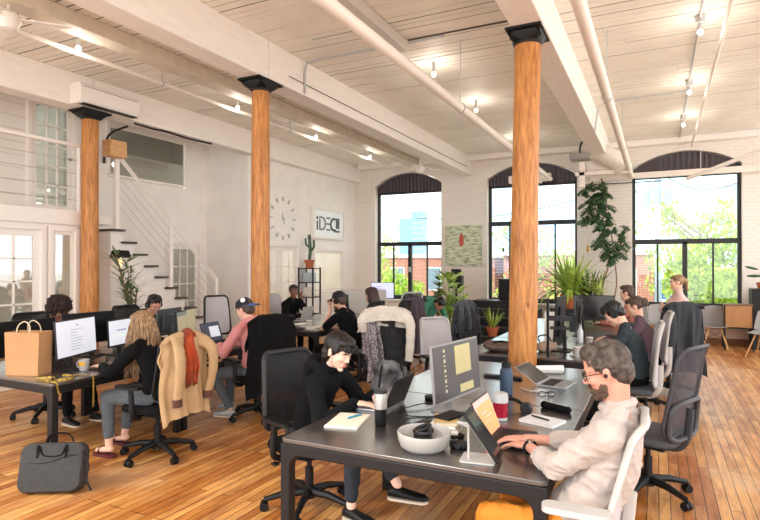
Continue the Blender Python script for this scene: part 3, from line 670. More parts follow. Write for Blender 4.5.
# ================= FURNITURE BUILDERS =================
DESKT = M('desk_laminate', '#2E2929', .33, noise=.1, nscale=9, bump=.03, bscale=120, coat=1, spec=.9)
DESKF = M('desk_frame', '#151314', .45, spec=.35)
NETB = meshmat('net_black', '#1E1E22', .2); NETG = meshmat('net_grey', '#3F4048', .35); NETL = meshmat('net_light', '#C7C2C6', .2)
SEATB = M('seat_black', '#111114', .95, spec=.2, bump=.3, bscale=300); SEATG = M('seat_grey', '#46474B', .85, bump=.3, bscale=300)
def chair(label, x, y, rz, frame=BLK, net=NETB, seat=SEATB, arm=BLK, base=BLK, W=.46, H=.58, arms=True, sh=.46, z0=.56, group=None, loop=False, lean=.10, ax=0, az=0):
    t = thing('office_chair', label, 'chair', (x, y, 0), rz, group)
    b = MB()
    for k in range(5):
        a = R(72*k + 20); d = V((math.cos(a), math.sin(a), 0)); b.tube([d*.03 + V((0, 0, .115)), d*.16 + V((0, 0, .11)), d*.31 + V((0, 0, .075))], [.032, .026, .018], 8, flat=1)
    b.cyl((0, 0, .07), (0, 0, .15), .045, .038); b.build('base', base, t)
    for k in range(5):
        a = R(72*k + 20); d = V((math.cos(a), math.sin(a), 0)); e = V((-d.y, d.x, 0)); c = d*.31 + V((0, 0, .03))
        MB().cyl(c - e*.028, c - e*.006, .03).cyl(c + e*.006, c + e*.028, .03).cyl(c + V((0, 0, 0)), c + V((0, 0, .045)), .01).box(c + V((0, 0, .03)), (.03, .03, .02)).build('caster', BLK, t)
    MB().cyl((0, 0, .14), (0, 0, .28), .03).cyl((0, 0, .27), (0, 0, sh - .08), .018).build('gas_lift', BLK, t)
    m = MB().box((-.02, 0, sh - .075), (.26, .2, .045)); m.tube([(-.05, -.1, sh - .08), (.0, -.27, sh - .09)], .008, 6).tube([(.05, .1, sh - .08), (.05, .25, sh - .1)], .008, 6); m.box((.0, -.28, sh - .09), (.05, .04, .015)); m.build('mechanism', BLK, t, bevel=.008)
    s = MB(); P = rrect(.48, .49, .12, 6)
    s.rings([[(p*k, q*k, z + (.012*(q/.25)**2)) for p, q in P] for k, z in ((.86, sh - .052), (.97, sh - .045), (1, sh - .02), (.98, sh), (.9, sh + .01))]); s.build('seat', seat, t, smooth=60)
    def S(u, v, off=0):
        q = 2*u - 1; w = W/2 * (1 - .12*v*v) ; zz = z0 + H*v
        return V((-.235 - lean*v - .04*math.sin(v*PI)*0 + .045*q*q + .03*math.sin((v-.15)*PI) + off, q*w, zz))
    loopP = [S(.5 + p, .5 + q) for p, q in rrect(1, 1, .13, 6)]
    MB().tube(loopP, .014, 8, closed=True, flat=1.3).build('back_frame', frame, t)
    if loop:  # second lower loop behind the lumbar zone
        MB().tube([S(.5 + p*.95, .18 + q*.42, -.03) for p, q in rrect(1, 1, .25, 6)], .018, 8, closed=True).build('lumbar_loop', frame, t)
    MB().grid(lambda u, v: S(.02 + .96*u, .02 + .96*v), 12, 12, .006).build('back_panel', net, t, smooth=60)
    sp = MB(); sp.tube(catmull([(-.06, 0, sh - .07), (-.2, 0, sh - .07), (-.27, 0, sh + .02), S(.5, .3, -.03)], 5), .028, 8, flat=.6, up=(0, 1, 0))
    if frame is WPL:
        for q in (-1, 1): sp.tube(catmull([(-.05, q*.12, sh - .06), (-.2, q*.2, sh - .02), (-.25, q*W*.49, z0 + .02)], 5), .018, 8)
    sp.build('back_support', frame, t)
    if arms:
        for q in (-1, 1):
            a = MB().tube(catmull([(-.02, q*.2, sh - .07), (-.02, q*.28, sh - .04), (-.01 + ax, q*.285, sh + .1), (.0 + ax, q*.285, sh + .19 + az)], 4), [.022]*13, 8, up=(1, 0, 0)).build('arm_post', arm if arm is WPL else frame if frame is WPL else BLK, t)
            P = rrect(.27, .085, .035, 5); MB().rings([[(p + .03 + ax, q*.285 + s_, z + az) for p, s_ in P] for z in (sh + .185, sh + .2, sh + .21)] ).build('arm_pad', arm, a, smooth=50)
    return t

def desk(label, x0, x1, y0, y1, top=DESKT, group=None, legs=(1, 1)):
    cx, cy = (x0+x1)/2, (y0+y1)/2; t = thing('desk', label, 'desk', (cx, cy, 0), 0, group); w = (x1-x0)/2; d = (y1-y0)/2
    PR = rrect(2*w, 2*d, .028, 6); MB().rings([[(p, q, z) for p, q in PR] for z in (.718, .742)]).build('tabletop', top, t, bevel=.004)
    for q, on in zip((-1, 1), legs):
        if not on: continue
        yy = q*(d - .03); f = MB()
        out = [(-w, 0), (-w, .717), (w, .717), (w, 0), (w - .06, 0)]; r = .07
        arc1 = [(w - .06 - r + r*math.cos(R(a)), .655 - r + r*math.sin(R(a))) for a in (0, 22, 45, 67, 90)]
        arc2 = [(-w + .06 + r - r*math.cos(R(a)), .655 - r + r*math.sin(R(a))) for a in (90, 67, 45, 22, 0)]
        f.prism(out + arc1 + arc2 + [(-w + .06, 0)], XZ, yy - .03, yy + .03); f.build('end_frame', DESKF, t, bevel=.006)
    for q in (-1, 1): MB().bx(q*(w - .0) - (0 if q < 0 else .03), q*w + (.03 if q < 0 else 0), -d + .06, d - .06, .655, .717).build('side_rail', DESKF, t)
    return t

def monitor(label, x, y, z, rz, w=.54, h=.32, lift=.11, face=SCRW, content=None, back=BLK, tilt=-4, group=None, ty='monitor', foot=True):
    t = thing(ty, label, 'monitor', (x, y, z), rz, group)
    pv = V((0, 0, lift + h/2)); Q = Euler((0, R(tilt), 0)).to_matrix()
    f = lambda p: Q @ V(p) + pv
    MB().box(pv, (.018, w, h), Q).box(f((-.02, 0, 0)), (.03, w*.55, h*.6), Q).build('casing', back, t, bevel=.004)
    d = MB().box(f((.0105, 0, .004)), (.002, w - .02, h - .03), Q).build('display', face, t, smooth=0)
    for i, (cy, cz, cw, ch, m) in enumerate(content or []):
        MB().box(f((.0125, cy*w, cz*h)), (.0012, cw*w, ch*h), Q).build('screen_window', m, d, smooth=0)
    if foot:
        MB().tube([(-.06, 0, .01), (-.05, 0, lift + h*.4)], .022, 8, flat=.6).build('stand_neck', back, t)
        P = rrect(.2, .26, .03, 4); MB().rings([[(p - .03, q, zz) for p, q in P] for zz in (0, .01)]).build('stand_base', back, t)
    return t
YEL = M('screen_yellow', '#A89C6C', .4, emit=.28); SCRB = M('screen_brown', '#AFA583', .4, emit=.25); SCRG = M('screen_greygreen', '#6F7773', .4, emit=.3); INK = M('screen_ink', '#8C93A6', .4, emit=.3)
SCRO = M('screen_orange', '#E08A50', .4, emit=.55); SCRP = M('screen_lavender', '#B9BCE0', .4, emit=.6); SCRN = M('screen_navy', '#3C4152', .4, emit=.3)
def lines(n, y0, y1, z0, z1, m, seed=1, h=.012):
    rg = random.Random(seed); o = []
    for i in range(n):
        zz = z0 + (z1 - z0) * i / max(1, n - 1); w = (y1 - y0) * rg.uniform(.45, 1); o.append((y0 + w/2, zz, w, h, m))
    return o
def laptop(label, x, y, z, rz, ang=110, w=.31, d=.215, body=ALU, face=SCRK, content=None, lidback=None):
    t = thing('laptop', label, 'laptop', (x, y, z), rz)   # user sits on +x side
    MB().bx(-d/2, d/2, -w/2, w/2, 0, .014).build('base', body, t, bevel=.004)
    k = MB()
    for i in range(5):
        for j in range(12): k.box((-d*.36 + i*.02, -w*.42 + (j + .5)*w*.84/12, .0155), (.016, w*.84/12 - .004, .003))
    k.build('keyboard', BLK, t, smooth=0)
    a = R(ang); Q = Euler((0, -(a - PI/2), 0)).to_matrix(); o0 = V((-d/2, 0, .014))
    # lid plane: extends up from hinge, normal towards user
    f = lambda p: Q @ V(p) + o0
    l = MB().box(f((0, 0, d/2)), (.007, w, d), Q).build('lid', lidback or body, t, bevel=.003)
    dd = MB().box(f((.0042, 0, d/2)), (.0015, w - .014, d - .018), Q).build('display', face, l, smooth=0)
    for (cy, cz, cw, ch, m) in content or []: l2 = MB().box(f((.0056, cy*w, d/2 + cz*d)), (.001, cw*w, ch*d), Q); MBC = l2.build('screen_window', m, l, smooth=0)
    return t
def drape(name, label, cat, x, y, rz, mat, W=.5, top=1.16, back=.5, front=.9, lean=.1, seed=1, lining=None, sleeves=None, th=.012, fold=.02, open_=0):
    """garment hung over a chair back; chair frame coordinates"""
    t = thing(name, label, cat, (x, y, 0), rz); ph = seed * 1.7
    xb = -.235 - lean
    Lf = top - front; Lb = top - back; T = Lf + Lb + .12
    def fn(u, v):
        s = v * T; q = 2*u - 1
        if s < Lf: zz = front + s; xx = xb + .06; k = 1 - s / Lf
        elif s < Lf + .12: a = (s - Lf) / .12 * PI; zz = top + .03*math.sin(a); xx = xb + .02 + .045*math.cos(a); k = 0
        else: k = (s - Lf - .12) / Lb; zz = top - k*Lb; xx = xb - .03 - .035*k
        drop = .07 * abs(q)**3; zz -= drop*(1 if 0 < k else 1)
        wd = W/2 * (1 + .12*min(1, k*1.5))
        ff = fold * min(1, k*1.6 + .15) * (math.sin(q*9 + ph + k*1.3) + .5*math.sin(q*17 + ph*2 - k*2))
        wrap = .07 * abs(q)**4 * (1 if s > Lf + .1 else -.3)
        return (xx - ff + wrap + .01*NZ.noise(V((q*4, k*5, seed))), q*wd + .012*math.sin(k*7 + ph), zz + .01*NZ.noise(V((q*3, seed, 1))))
    m = MB(); m.grid(fn, 40, 44, th); m.build('body', mat, t, smooth=80)
    for i, (sy, sx, zt, zb, lx) in enumerate(sleeves or []):
        pts = catmull([(xb + .01, sy*.7, zt + .02), (xb - .05 + sx, sy, zt - .06), (xb - .07 + sx, sy*1.03, (zt+zb)/2), (xb - .05 + lx, sy*.98, zb)], 6)
        n = len(pts); sl = MB(); sl.tube(pts, [(.062 - .02*j/n) * (1 + .06*math.sin(j*1.9 + ph)) for j in range(n)], 14, flat=.6, up=(1, 0, 0)); so_ = sl.build('sleeve', mat, t, smooth=80)
        if lining: MB().tube([pts[-1] + V((0, 0, .02)), pts[-1] - V((0, 0, .045))], .047, 14, flat=.65, up=(1, 0, 0)).build('cuff', lining, so_)
    return t
def lathe_thing(name, label, cat, loc, parts, group=None, rz=0):
    t = thing(name, label, cat, loc, rz, group)
    for nm, prof, m in parts: MB().lathe(prof, n=24).build(nm, m, t, smooth=40)
    return t
def cable(label, pts, r=.0035, mat=BLK, name='cable'):
    o0 = V(pts[0]); o = MB().tube([p - o0 for p in catmull(pts, 6)], r, 6).build(name, mat); o.location = o0; return tag(o, label, 'cable')
def leafshape(mb, p, d, L, W, droop=.5, fold=.15, up=V((0, 0, 1)), n=6, rg=rnd):
    d = V(d).normalized(); s = d.cross(up)
    if s.length < .05: s = V((1, 0, 0))
    s.normalize(); P = V(p); vs = []; dd = d.copy()
    for i in range(n + 1):
        k = i / n; w = W * math.sin(PI * min(1, k*.92 + .06)) ** .8; nn = s.cross(dd)
        vs += [P + s*w - nn*w*fold*-1, P - nn*0, P - s*w + nn*w*fold]; dd = (dd - up*droop*L/n*2.2).normalized(); P = P + dd*L/n
    fs = []
    for i in range(n):
        a = i*3; fs += [(a, a+1, a+4, a+3), (a+1, a+2, a+5, a+4)]
    mb.add(vs, fs)
def pot(t, r, h, mat=TERRA, z=0):
    MB().lathe([(r*.68, z), (r*.95, z + h*.82), (r*1.08, z + h*.82), (r*1.1, z + h), (r*.96, z + h), (r*.93, z + h*.9), (0, z + h*.9)]).build('pot', mat, t, smooth=40)
    MB().lathe([(r*.92, z + h*.86), (r*.9, z + h*.93), (0, z + h*.93)]).build('soil', SOIL, t)
def bushplant(label, x, y, z, r, h, n, L, W, seed, mat=LEAF, potm=TERRA, ph=.2, pr=.13, droop=.6, stems=5, cat='plant', upw=.6, name='potted_plant'):
    rg = random.Random(seed); t = thing(name, label, cat, (x, y, z)); pot(t, pr, ph, potm); f = MB(); s = MB()
    for k in range(stems):
        a = rg.uniform(0, 6.3); rr = r*rg.uniform(.1, .7); tip = V((math.cos(a)*rr, math.sin(a)*rr, ph + h*rg.uniform(.6, 1)))
        pts = catmull([(0, 0, ph*.9), (tip.x*.25, tip.y*.25, ph + tip.z*.4), tip], 5); s.tube(pts, [.012 - .008*i/len(pts) for i in range(len(pts))], 6)
        for j in range(n // stems):
            q = pts[rg.randint(2, len(pts) - 1)]; b = rg.uniform(0, 6.3); leafshape(f, q, (math.cos(b), math.sin(b), rg.uniform(.1, upw*2)), L*rg.uniform(.6, 1.1), W*rg.uniform(.7, 1.1), droop*rg.uniform(.5, 1.3))
    s.build('stem', STEM if mat is not LEAFY else LEAF, t); f.build('foliage', mat, t, smooth=80); return t
def spiky(label, x, y, z, n, L, W, seed, mat, pr=.12, ph=.18, potm=TERRA, spread=.7, droop=.5):
    rg = random.Random(seed); t = thing('potted_plant', label, 'plant', (x, y, z)); pot(t, pr, ph, potm); f = MB()
    for k in range(n):
        a = rg.uniform(0, 6.3); sp = rg.uniform(.1, 1)*spread; leafshape(f, (math.cos(a)*pr*.4, math.sin(a)*pr*.4, ph*.9), (math.cos(a)*sp, math.sin(a)*sp, 1), L*rg.uniform(.6, 1), W, droop*sp*1.4, .3, n=8)
    f.build('foliage', mat, t, smooth=80); return t
# ================= PEOPLE =================
SK = {k: M('skin_' + k, c, .55, noise=.04, nscale=20) for k, c in (('light', '#E8B79C'), ('pale', '#F0C6AE'), ('mid', '#C9907A'), ('brown', '#7A4F3B'))}
LIP = M('lips', '#C98477', .5); EYEW = M('eye_white', '#E9E2DC', .3); IRIS = M('iris', '#2A1C14', .2)
def ik(a, b, l1, l2, pole):
    a, b, pole = V(a), V(b), V(pole); d = b - a; L = min(d.length, (l1 + l2)*.999); u = d.normalized()
    x = (l1*l1 - l2*l2 + L*L) / (2*L); h = math.sqrt(max(0, l1*l1 - x*x)); p = (pole - u*pole.dot(u)).normalized(); return a + u*x + p*h
def hand(mb, w, d, nrm, side, s=1, curl=.5, spread=.12, thumb=.6):
    """palm at wrist w pointing d, back-of-hand normal nrm; side +1 = thumb on side vector"""
    w = V(w); d = V(d).normalized(); nrm = V(nrm); nrm = (nrm - d*nrm.dot(d)).normalized(); sv = d.cross(nrm)*side
    rs = []
    for k, a, b in ((-.02, .026, .02), (.01, .03, .017), (.05, .04, .016), (.085, .04, .013), (.095, .03, .008)):
        c = w + d*k*s; rs.append([c + sv*math.cos(2*PI*j/12)*a*s + nrm*math.sin(2*PI*j/12)*b*s for j in range(12)])
    mb.rings(rs)
    for i, (o, l) in enumerate(((.031, .9), (.011, 1), (-.01, .94), (-.03, .76))):
        p = w + d*.088*s + sv*o*s; a = spread*(1.2 - i*.8); dd = (d + sv*a).normalized(); r = .0088*s
        for j, seg in enumerate((.04, .026, .021)):
            ang = curl*(.35 + .5*j); q = dd*math.cos(ang) - nrm*math.sin(ang); e = p + q*seg*l*s; mb.cap(p, e, r*(1 - .08*j), r*(.93 - .08*j), 8); p = e; dd = dd
    p = w + d*.025*s + sv*.024*s; q = (d*.55 + sv*thumb - nrm*.25).normalized()
    for j, seg in enumerate((.04, .034, .026)):
        e = p + q*seg*s; mb.cap(p, e, (.0125 - .0015*j)*s, (.011 - .0015*j)*s, 8); p = e; q = (q + d*.35 - nrm*.1).normalized()
def head_mb(mb, H, det=True, male=True):
    """H: function head-local -> person-local (x fwd, y left, z up, centre at ear level)"""
    Rm = H[1]; f = lambda *p: Rm @ V(p) + H[0]
    e = lambda c, r, n=16: mb.ell(f(*c), r, Rm, n)
    e((-.012, 0, .035), (.098, .076, .088), 20); e((.03, 0, -.02), (.057, .062, .075), 18); e((.035, 0, -.07), (.045, .047 if male else .042, .036)); e((.068, 0, -.098), (.02, .022, .016))
    mb.cap(f(.079, 0, .016), f(.103, 0, -.022), .007, .0105 if male else .009, 10)
    for q in (-1, 1):
        mb.cap(f(.081, q*.018, .0135), f(.072, q*.046, .011), .0055, .0055, 8); mb.cap(f(.079, q*.02, -.0085), f(.071, q*.045, -.008), .005, .005, 8)
        e((.092, q*.010, -.028), (.010, .008, .007), 8); e((.057, q*.04, -.018), (.026, .022, .024), 12)
        mb.cap(f(.083, q*.012, .026), f(.066, q*.052, .026), .010, .009, 8)
        e((-.008, q*.079, -.004), (.017, .008, .03), 12); e((-.013, q*.083, .006), (.014, .006, .02), 10)
    mb.cap(f(.089, -.016, -.06), f(.089, .016, -.06), .0065, .0065, 8); mb.cap(f(.087, -.013, -.069), f(.087, .013, -.069), .0075, .0075, 8)
    return f
class P: pass
def person(label, loc, rz, skin='light', hd=(.1, 0, 1.22), yaw=0, pitch=10, roll=0, sh=(.06, 0, .98), shw=.175, sdir=0, pel=(0, 0, .52), lh=(.42, .15, .78), rh=(.42, -.15, .78), lhd=(1, -.2, -.1), rhd=(1, .2, -.1),
           lk=None, rk=None, la=(.42, .13, .09), ra=(.42, -.13, .09), male=True, shirt=None, trou=None, shoe=None, v=.012, cloth_v=None, sleeve=1.0, s=1, curl=.5, elb=None, collar=None, legs=True, fat=1, handn=(0, 0, 1), rhandn=None, bare_feet=False, al=(.29, .26), elp=(-.2, .9, -1), erp=(-.2, -.9, -1), hem=None, fold=.006, tlen=.93, eyes=True, hs=1, name='person'):
    t = thing(name, label, 'person', loc, rz); sk = SK[skin]; o = P(); o.t = t
    sh = V(sh); pel = V(pel); hd = V(hd) - V((.01, 0, .02)); a = R(sdir); sv = V((-math.sin(a), math.cos(a), 0))
    Hm = Euler((R(roll), R(pitch), R(yaw)), 'ZYX' if False else 'XYZ').to_matrix(); o.H = (hd, Hm)
    if hs != 1: o.H = (hd, Hm @ Matrix.Scale(hs, 3) if False else Hm)
    b = MB(); f = head_mb(b, o.H, male=male); o.f = f
    ups = (sh - pel).normalized(); nb = sh + V((0, 0, .05)) ; neck0 = f(-.025, 0, -.06)
    b.cap(neck0, nb, .05 if male else .042, .058 if male else .048, 14); b.cap(f(-.03, 0, -.03), neck0.lerp(nb, .4), .052 if male else .045, .05 if male else .043, 12)
    SL = sh + sv*shw; SR = sh - sv*shw; lh = V(lh); rh = V(rh)
    EL = ik(SL, lh, *al, elp); ER = ik(SR, rh, *al, erp); o.EL = EL; o.ER = ER
    m = .9
    # torso under the clothes
    def torso(mb, g, low=0.0):
        rs = []; fat_ = fat
        spec = [(low, .15, .12), (.12, .163, .125), (.3, .15, .115), (.5, .152, .112), (.72, .172, .118), (.88, .18, .105), (.97, .155, .082), (1.06, .085, .062)]
        for k, aa, bb in spec:
            c = pel.lerp(sh + V((0, 0, .02)), k) + V((-.05*math.sin(max(0, min(1, k))*PI), 0, 0)); q = k; side = (V((0, 1, 0)).lerp(sv, max(0, min(1, k)))).normalized()
            up = ups if k < .8 else (ups + V((0, 0, .4))).normalized(); fw = side.cross(up).normalized(); ww = aa * (shw/.175 if k > .6 else 1) * (fat_ if k < .7 else 1)
            rs.append([c + side*math.cos(2*PI*j/20)*(ww*m + g) + fw*math.sin(2*PI*j/20)*(bb*m*fat_ + g) for j in range(20)])
        mb.rings(rs)
        if g > 0:
            for q in (-1, 1): mb.cap(sh + V((0, 0, .075)) + sv*q*.035, sh + sv*q*shw*.9 + V((0, 0, .012)), .05 + g*.4, .045 + g*.4, 12)
    torso(b, -.012)
    for S_, E_, W_ in ((SL, EL, lh), (SR, ER, rh)): b.cap(S_, E_, .043, .036, 12); b.cap(E_, W_, .036, .024, 12)
    hand(b, lh, lhd, handn, 1, curl=curl); hand(b, rh, rhd, rhandn or handn, -1, curl=curl)
    HL = pel + V((0, .09, 0)); HR = pel - V((0, .09, 0)); la, ra = V(la), V(ra)
    KL = V(lk) if lk else ik(HL, la, .43, .42, (1, .1, .6)); KR = V(rk) if rk else ik(HR, ra, .43, .42, (1, -.1, .6))
    if legs:
        for h_, k_, a_ in ((HL, KL, la), (HR, KR, ra)):
            b.cap(h_, k_, .07, .046, 12); b.cap(k_, a_, .046, .032, 12)
            if bare_feet: d = (V((1, 0, -.1))).normalized(); b.cap(a_ - V((.02, 0, .03)), a_ + d*.14 - V((0, 0, .045)), .03, .022, 10)
    def mf(c):
        q = Hm.transposed() @ (c - hd); return 1 if (q.x > .084 and abs(q.y) < .024 and -.077 < q.z < -.052) else 0
    vox('body', b, [sk, LIP], t, v, 2 if v < .006 else 2, matfn=mf)
    if eyes:
        for q in (-1, 1):
            ey = MB().ell(f(.0715, q*.031, .002), .0115, Hm, 12).build('eye', EYEW, t, smooth=80); MB().ell(f(.0790, q*.031, .002), (.0045, .0055, .0055), Hm, 10).build('iris', IRIS, ey)
            MB().tube([f(.088, q*.014, .024), f(.088, q*.032, .029), f(.076, q*.05, .024)], .0035, 6).build('eyebrow', o_brow, t)
    cv = cloth_v or max(v, .009)
    def wr(seed, amp):
        def g(p, n):
            w1 = NZ.noise(V((p.x*9 + seed, p.y*9, p.z*16))); w2 = 1 - abs(NZ.noise(V((p.x*14, p.y*14 + seed, p.z*24))))*2; return amp*(w1 + .55*w2*w2)
        return g
    if shirt:
        c = MB(); torso(c, .014, -.12 if hem is None else hem)
        ends = []
        for S_, E_, W_, q in ((SL, EL, lh, 1), (SR, ER, rh, -1)):
            c.cap(sh + sv*q*shw*.55 + V((0, 0, -.01)), S_ + V((0, 0, -.005)), .068, .062, 14)
            if sleeve > .5:
                c.cap(S_, E_, .062, .054, 14); k = (sleeve - .5)*2; c.cap(E_, E_.lerp(W_, k), .054, .04, 14)
                e = E_.lerp(W_, k); dd = (W_ - E_).normalized(); c.cap(e - dd*.04, e - dd*.005, .042, .041, 12)
            else: c.cap(S_, S_.lerp(E_, sleeve*2), .062, .062, 14)
        o.shirt = vox('shirt', c, shirt, t, cv, 3, fn=wr(loc[0]*3, fold))
    if collar == 'hood':
        c = MB(); cc = sh + V((-.02, 0, .075)); c.tube([cc + V((math.cos(x)*.085 - .02, math.sin(x)*.09, .02 - .03*math.cos(x))) for x in [2*PI*i/16 for i in range(16)]], .036, 10, closed=True)
        c.ell(cc + V((-.1, 0, -.02)), (.06, .1, .075)); vox('hood', c, shirt, t, cv, 3, fn=wr(5, .006))
    elif collar == 'shirt' or collar == 'crew':
        cc = sh + V((.0, 0, .075)); r = .062 if male else .056; MB().tube([cc + V((math.cos(x)*r - .004, math.sin(x)*r, .02 - .018*math.cos(x))) for x in [2*PI*i/20 for i in range(20)]], .02 if collar == 'shirt' else .01, 8, closed=True, flat=1).build('collar', shirt, t)
    if trou and legs:
        c = MB(); c.ell(pel + V((-.01, 0, .02)), (.13*fat, .165*fat, .115), None, 18)
        for h_, k_, a_ in ((HL, KL, la), (HR, KR, ra)):
            e = k_.lerp(a_, tlen); c.cap(h_, k_, .088, .064, 16); c.cap(k_, e, .062, .045, 14)
        vox('trousers', c, trou, t, cv, 3, fn=wr(9, fold*.9))
    if shoe and legs:
        for a_, q in ((la, 1), (ra, -1)):
            d = V((1, q*.15, 0)); sole = a_ - V((0, 0, .06)); sd_ = V((-d.y, d.x, 0)); c = MB()
            rs = []
            for k, w_, h_ in ((-.06, .026, .05), (-.02, .037, .075), (.05, .04, .055), (.13, .045, .04), (.18, .036, .032), (.205, .016, .02)):
                p = sole + d*k; rs.append([p + sd_*math.cos(2*PI*j/14)*w_ + V((0, 0, max(-.025, h_*.5 - .02 + math.sin(2*PI*j/14)*h_*.55))) for j in range(14)])
            c.rings(rs); so_ = c.build('shoe', shoe, t, smooth=60); MB().rings([[sole + d*p + sd_*y_ + V((0, 0, z_)) for p, y_ in rrect(.27, .085, .04, 5, .07)] for z_ in (-.035, -.02)]).build('sole', shoe_sole, so_)
    return o
o_brow = M('brow_hair', '#2E211B', .9); shoe_sole = M('shoe_sole', '#D9CBB8', .7)
def hairfn(amp, sc_, seed=0):
    def g(p, n): return amp*(NZ.noise(V((p.x*sc_, p.y*sc_, p.z*sc_*.45 + seed))) + .5*NZ.noise(V((p.x*sc_*2.3, p.y*sc_*2.3, p.z*sc_*1.1))))
    return g
def haircap(o, mat, kind='short', v=.006, amp=.006, extra=None):
    f, H = o.f, o.H[1]; c = MB(); e = lambda p, r: c.ell(f(*p), r, H, 20)
    if kind == 'short': e((-.022, 0, .045), (.1, .083, .092)); e((.025, 0, .1), (.06, .062, .035)); e((-.06, 0, -.005), (.055, .072, .07))
    if kind == 'bob': e((-.024, 0, .046), (.104, .088, .095)); e((.03, 0, .088), (.068, .074, .045)); e((.076, 0, .058), (.025, .06, .028)); e((-.06, 0, -.03), (.055, .074, .085)); [e((.0, q*.07, .035), (.045, .017, .045)) for q in (-1, 1)]
    if kind == 'long': e((-.022, 0, .04), (.106, .088, .1)); e((-.07, 0, -.06), (.055, .085, .14)); [e((-.02, q*.075, -.05), (.05, .025, .12)) for q in (-1, 1)]; e((.03, 0, .095), (.06, .07, .035))
    if kind == 'pull': e((-.02, 0, .042), (.1, .082, .09)); e((.03, 0, .085), (.055, .068, .035))
    if kind == 'afro': e((-.02, 0, .075), (.12, .125, .1)); e((-.03, 0, .02), (.11, .11, .08))
    if extra: extra(c, f, H)
    return vox('hair', c, mat, o.t, v, 1, fn=hairfn(amp, 60 if v < .007 else 40))
def strands(o, mat, roots, n, L, seed, wav=.02, r=.005, name='hair_strands', dirf=None):
    rg = random.Random(seed); m = MB()
    for _ in range(n):
        a, b = roots(rg); p = V(a); d = V(b); pts = [p.copy()]; k = 9; l = L*rg.uniform(.55, 1.12); ph = rg.uniform(0, 6); q = rg.uniform(3.5, 8)
        for i in range(k):
            t_ = (i + 1)/k; d = (d + V((0, 0, -.55))).normalized(); p = p + d*l/k; pts.append(p + V((math.sin(q*t_ + ph), math.cos(q*t_*1.1 + ph), 0))*wav*t_)
        rr = r*rg.uniform(.7, 1.3); m.tube(catmull(pts, 3), [rr*(1 - .6*i/28) for i in range(28)], 5)
    return m.build(name, mat, o.t, smooth=80)
def phones(o, big=1.0):
    f = o.f; t = thing('headphones', 'x', 'headphones'); return t
def headphones(label, o, mat=BLK, name='headphones', back=0):
    """over-ear headphones worn on a head: a thing of its own"""
    Mw = o.t.matrix_basis if False else Matrix.Translation(o.t.location) @ o.t.rotation_euler.to_matrix().to_4x4()
    f = lambda *p: Mw @ o.f(*p); c0 = f(0, 0, 0); t = thing(name, label, 'headphones', c0); g = lambda *p: f(*p) - c0
    MB().tube([g(-.01 - back*math.sin(a), math.cos(a)*.098, .01 + math.sin(a)*.128) for a in [PI*i/16 for i in range(17)]], .011, 8, flat=1.6, up=(1, 0, 0)).build('headband', mat, t)
    for q in (-1, 1): MB().cyl(g(-.008, q*.078, -.002), g(-.008, q*.108, -.002), .042, .036, 20).build('ear_cup', mat, t, bevel=.006)
    return t
def capon(label, o, mat, bill, back=False, logo=None):
    Mw = Matrix.Translation(o.t.location) @ o.t.rotation_euler.to_matrix().to_4x4(); f = lambda *p: Mw @ o.f(*p); c0 = f(0, 0, .05); t = thing('baseball_cap', label, 'cap', c0); g = lambda *p: f(*p) - c0
    m = MB(); rs = []
    for i in range(9):
        a = R(88*i/8); rs.append([g(-.012 + math.cos(a)*.108*math.cos(b), math.cos(a)*.09*math.sin(b), .045 + .1*math.sin(a)) for b in [2*PI*j/24 for j in range(24)]])
    m.rings(rs).build('crown', mat, t); s = -1 if back else 1
    MB().grid(lambda u, v: g(-.012 + s*(.095 + .085*v)*1.0, (u - .5)*.15*(1 - .35*v*v), .05 - .03*v - .05*(u-.5)**2*2), 12, 5, .006).build('bill', bill, t, smooth=60)
    if logo: MB().cyl(g(*logo[0]), g(*logo[1]), .026, n=20).build('badge', PAPER, t)
    return t
# ================= DESKS =================
DZ = .742
desk('nearest black desk, with rounded steel end frame in the foreground', -1.87, -.44, 2.53, 3.86)
desk('second black desk just before the thick timber column', -1.87, -.44, 3.87, 5.4)
desk('black desk behind the thick timber column, with leather bag', -1.9, -.42, 5.86, 7.25)
desk('desk of the person with brown bun, beyond the dark green shirt person', -1.9, -.42, 7.27, 8.67)
desk('farthest desk of right row, under the big black screen', -1.9, -.42, 8.69, 10.1)
desk('black desk at the left carrying the paper bag and white mug', -5.8, -4.33, 2.84, 4.2)
desk('black desk at the left where the pink hoodie person works', -5.8, -4.33, 4.22, 5.46)
desk('desk of the person in black cap, behind the middle column', -5.8, -4.35, 6.75, 8.15)
desk('desk behind the cap person, beside the long haired person', -5.8, -4.35, 8.17, 9.57)
desk('far desk near the left window with lavender screen', -5.9, -4.5, 10.4, 11.5)
# ================= CHAIRS =================
chair('black mesh office chair of the person in black hoodie', -2.19, 3.30, -20, DKG, NETB, H=.53, z0=.53)
chair('black office chair of blonde person, under a tan jacket', -3.98, 3.58, 180, BLK, NETB, H=.5)
chair('black office chair of the pink hoodie person', -3.98, 4.98, 156, BLK, NETB)
chair('white framed office chair of the bearded man in beige sweater', -.41, 2.70, 181, WPL, NETL, SEATG, WPL, WPL, W=.48, lean=.16, H=.47, ax=-.13, az=.03)
chair('empty grey mesh office chair behind the bearded man', -.07, 4.6, 157, CHG, NETG, SEATG, BLK, W=.5, H=.62, z0=.5, arms=False, loop=True, lean=.15)
chair('white framed office chair of the dark green shirt person', -.26, 6.2, 184, WPL, NETL, SEATG, WPL, W=.46, H=.62, z0=.5, arms=False)
chair('white framed office chair next to dark coat chair', -.16, 7.3, 186, WPL, NETL, SEATG, WPL, W=.46, arms=False)
chair('office chair hidden under the dark grey coat at right', .12, 8.3, 118, DKG, NETB, arms=False)
chair('pale mesh chair with black arm pads at left of middle desks', -2.16, 6.1, -34, LG, NETL, SEATG, BLK, W=.44, H=.5)
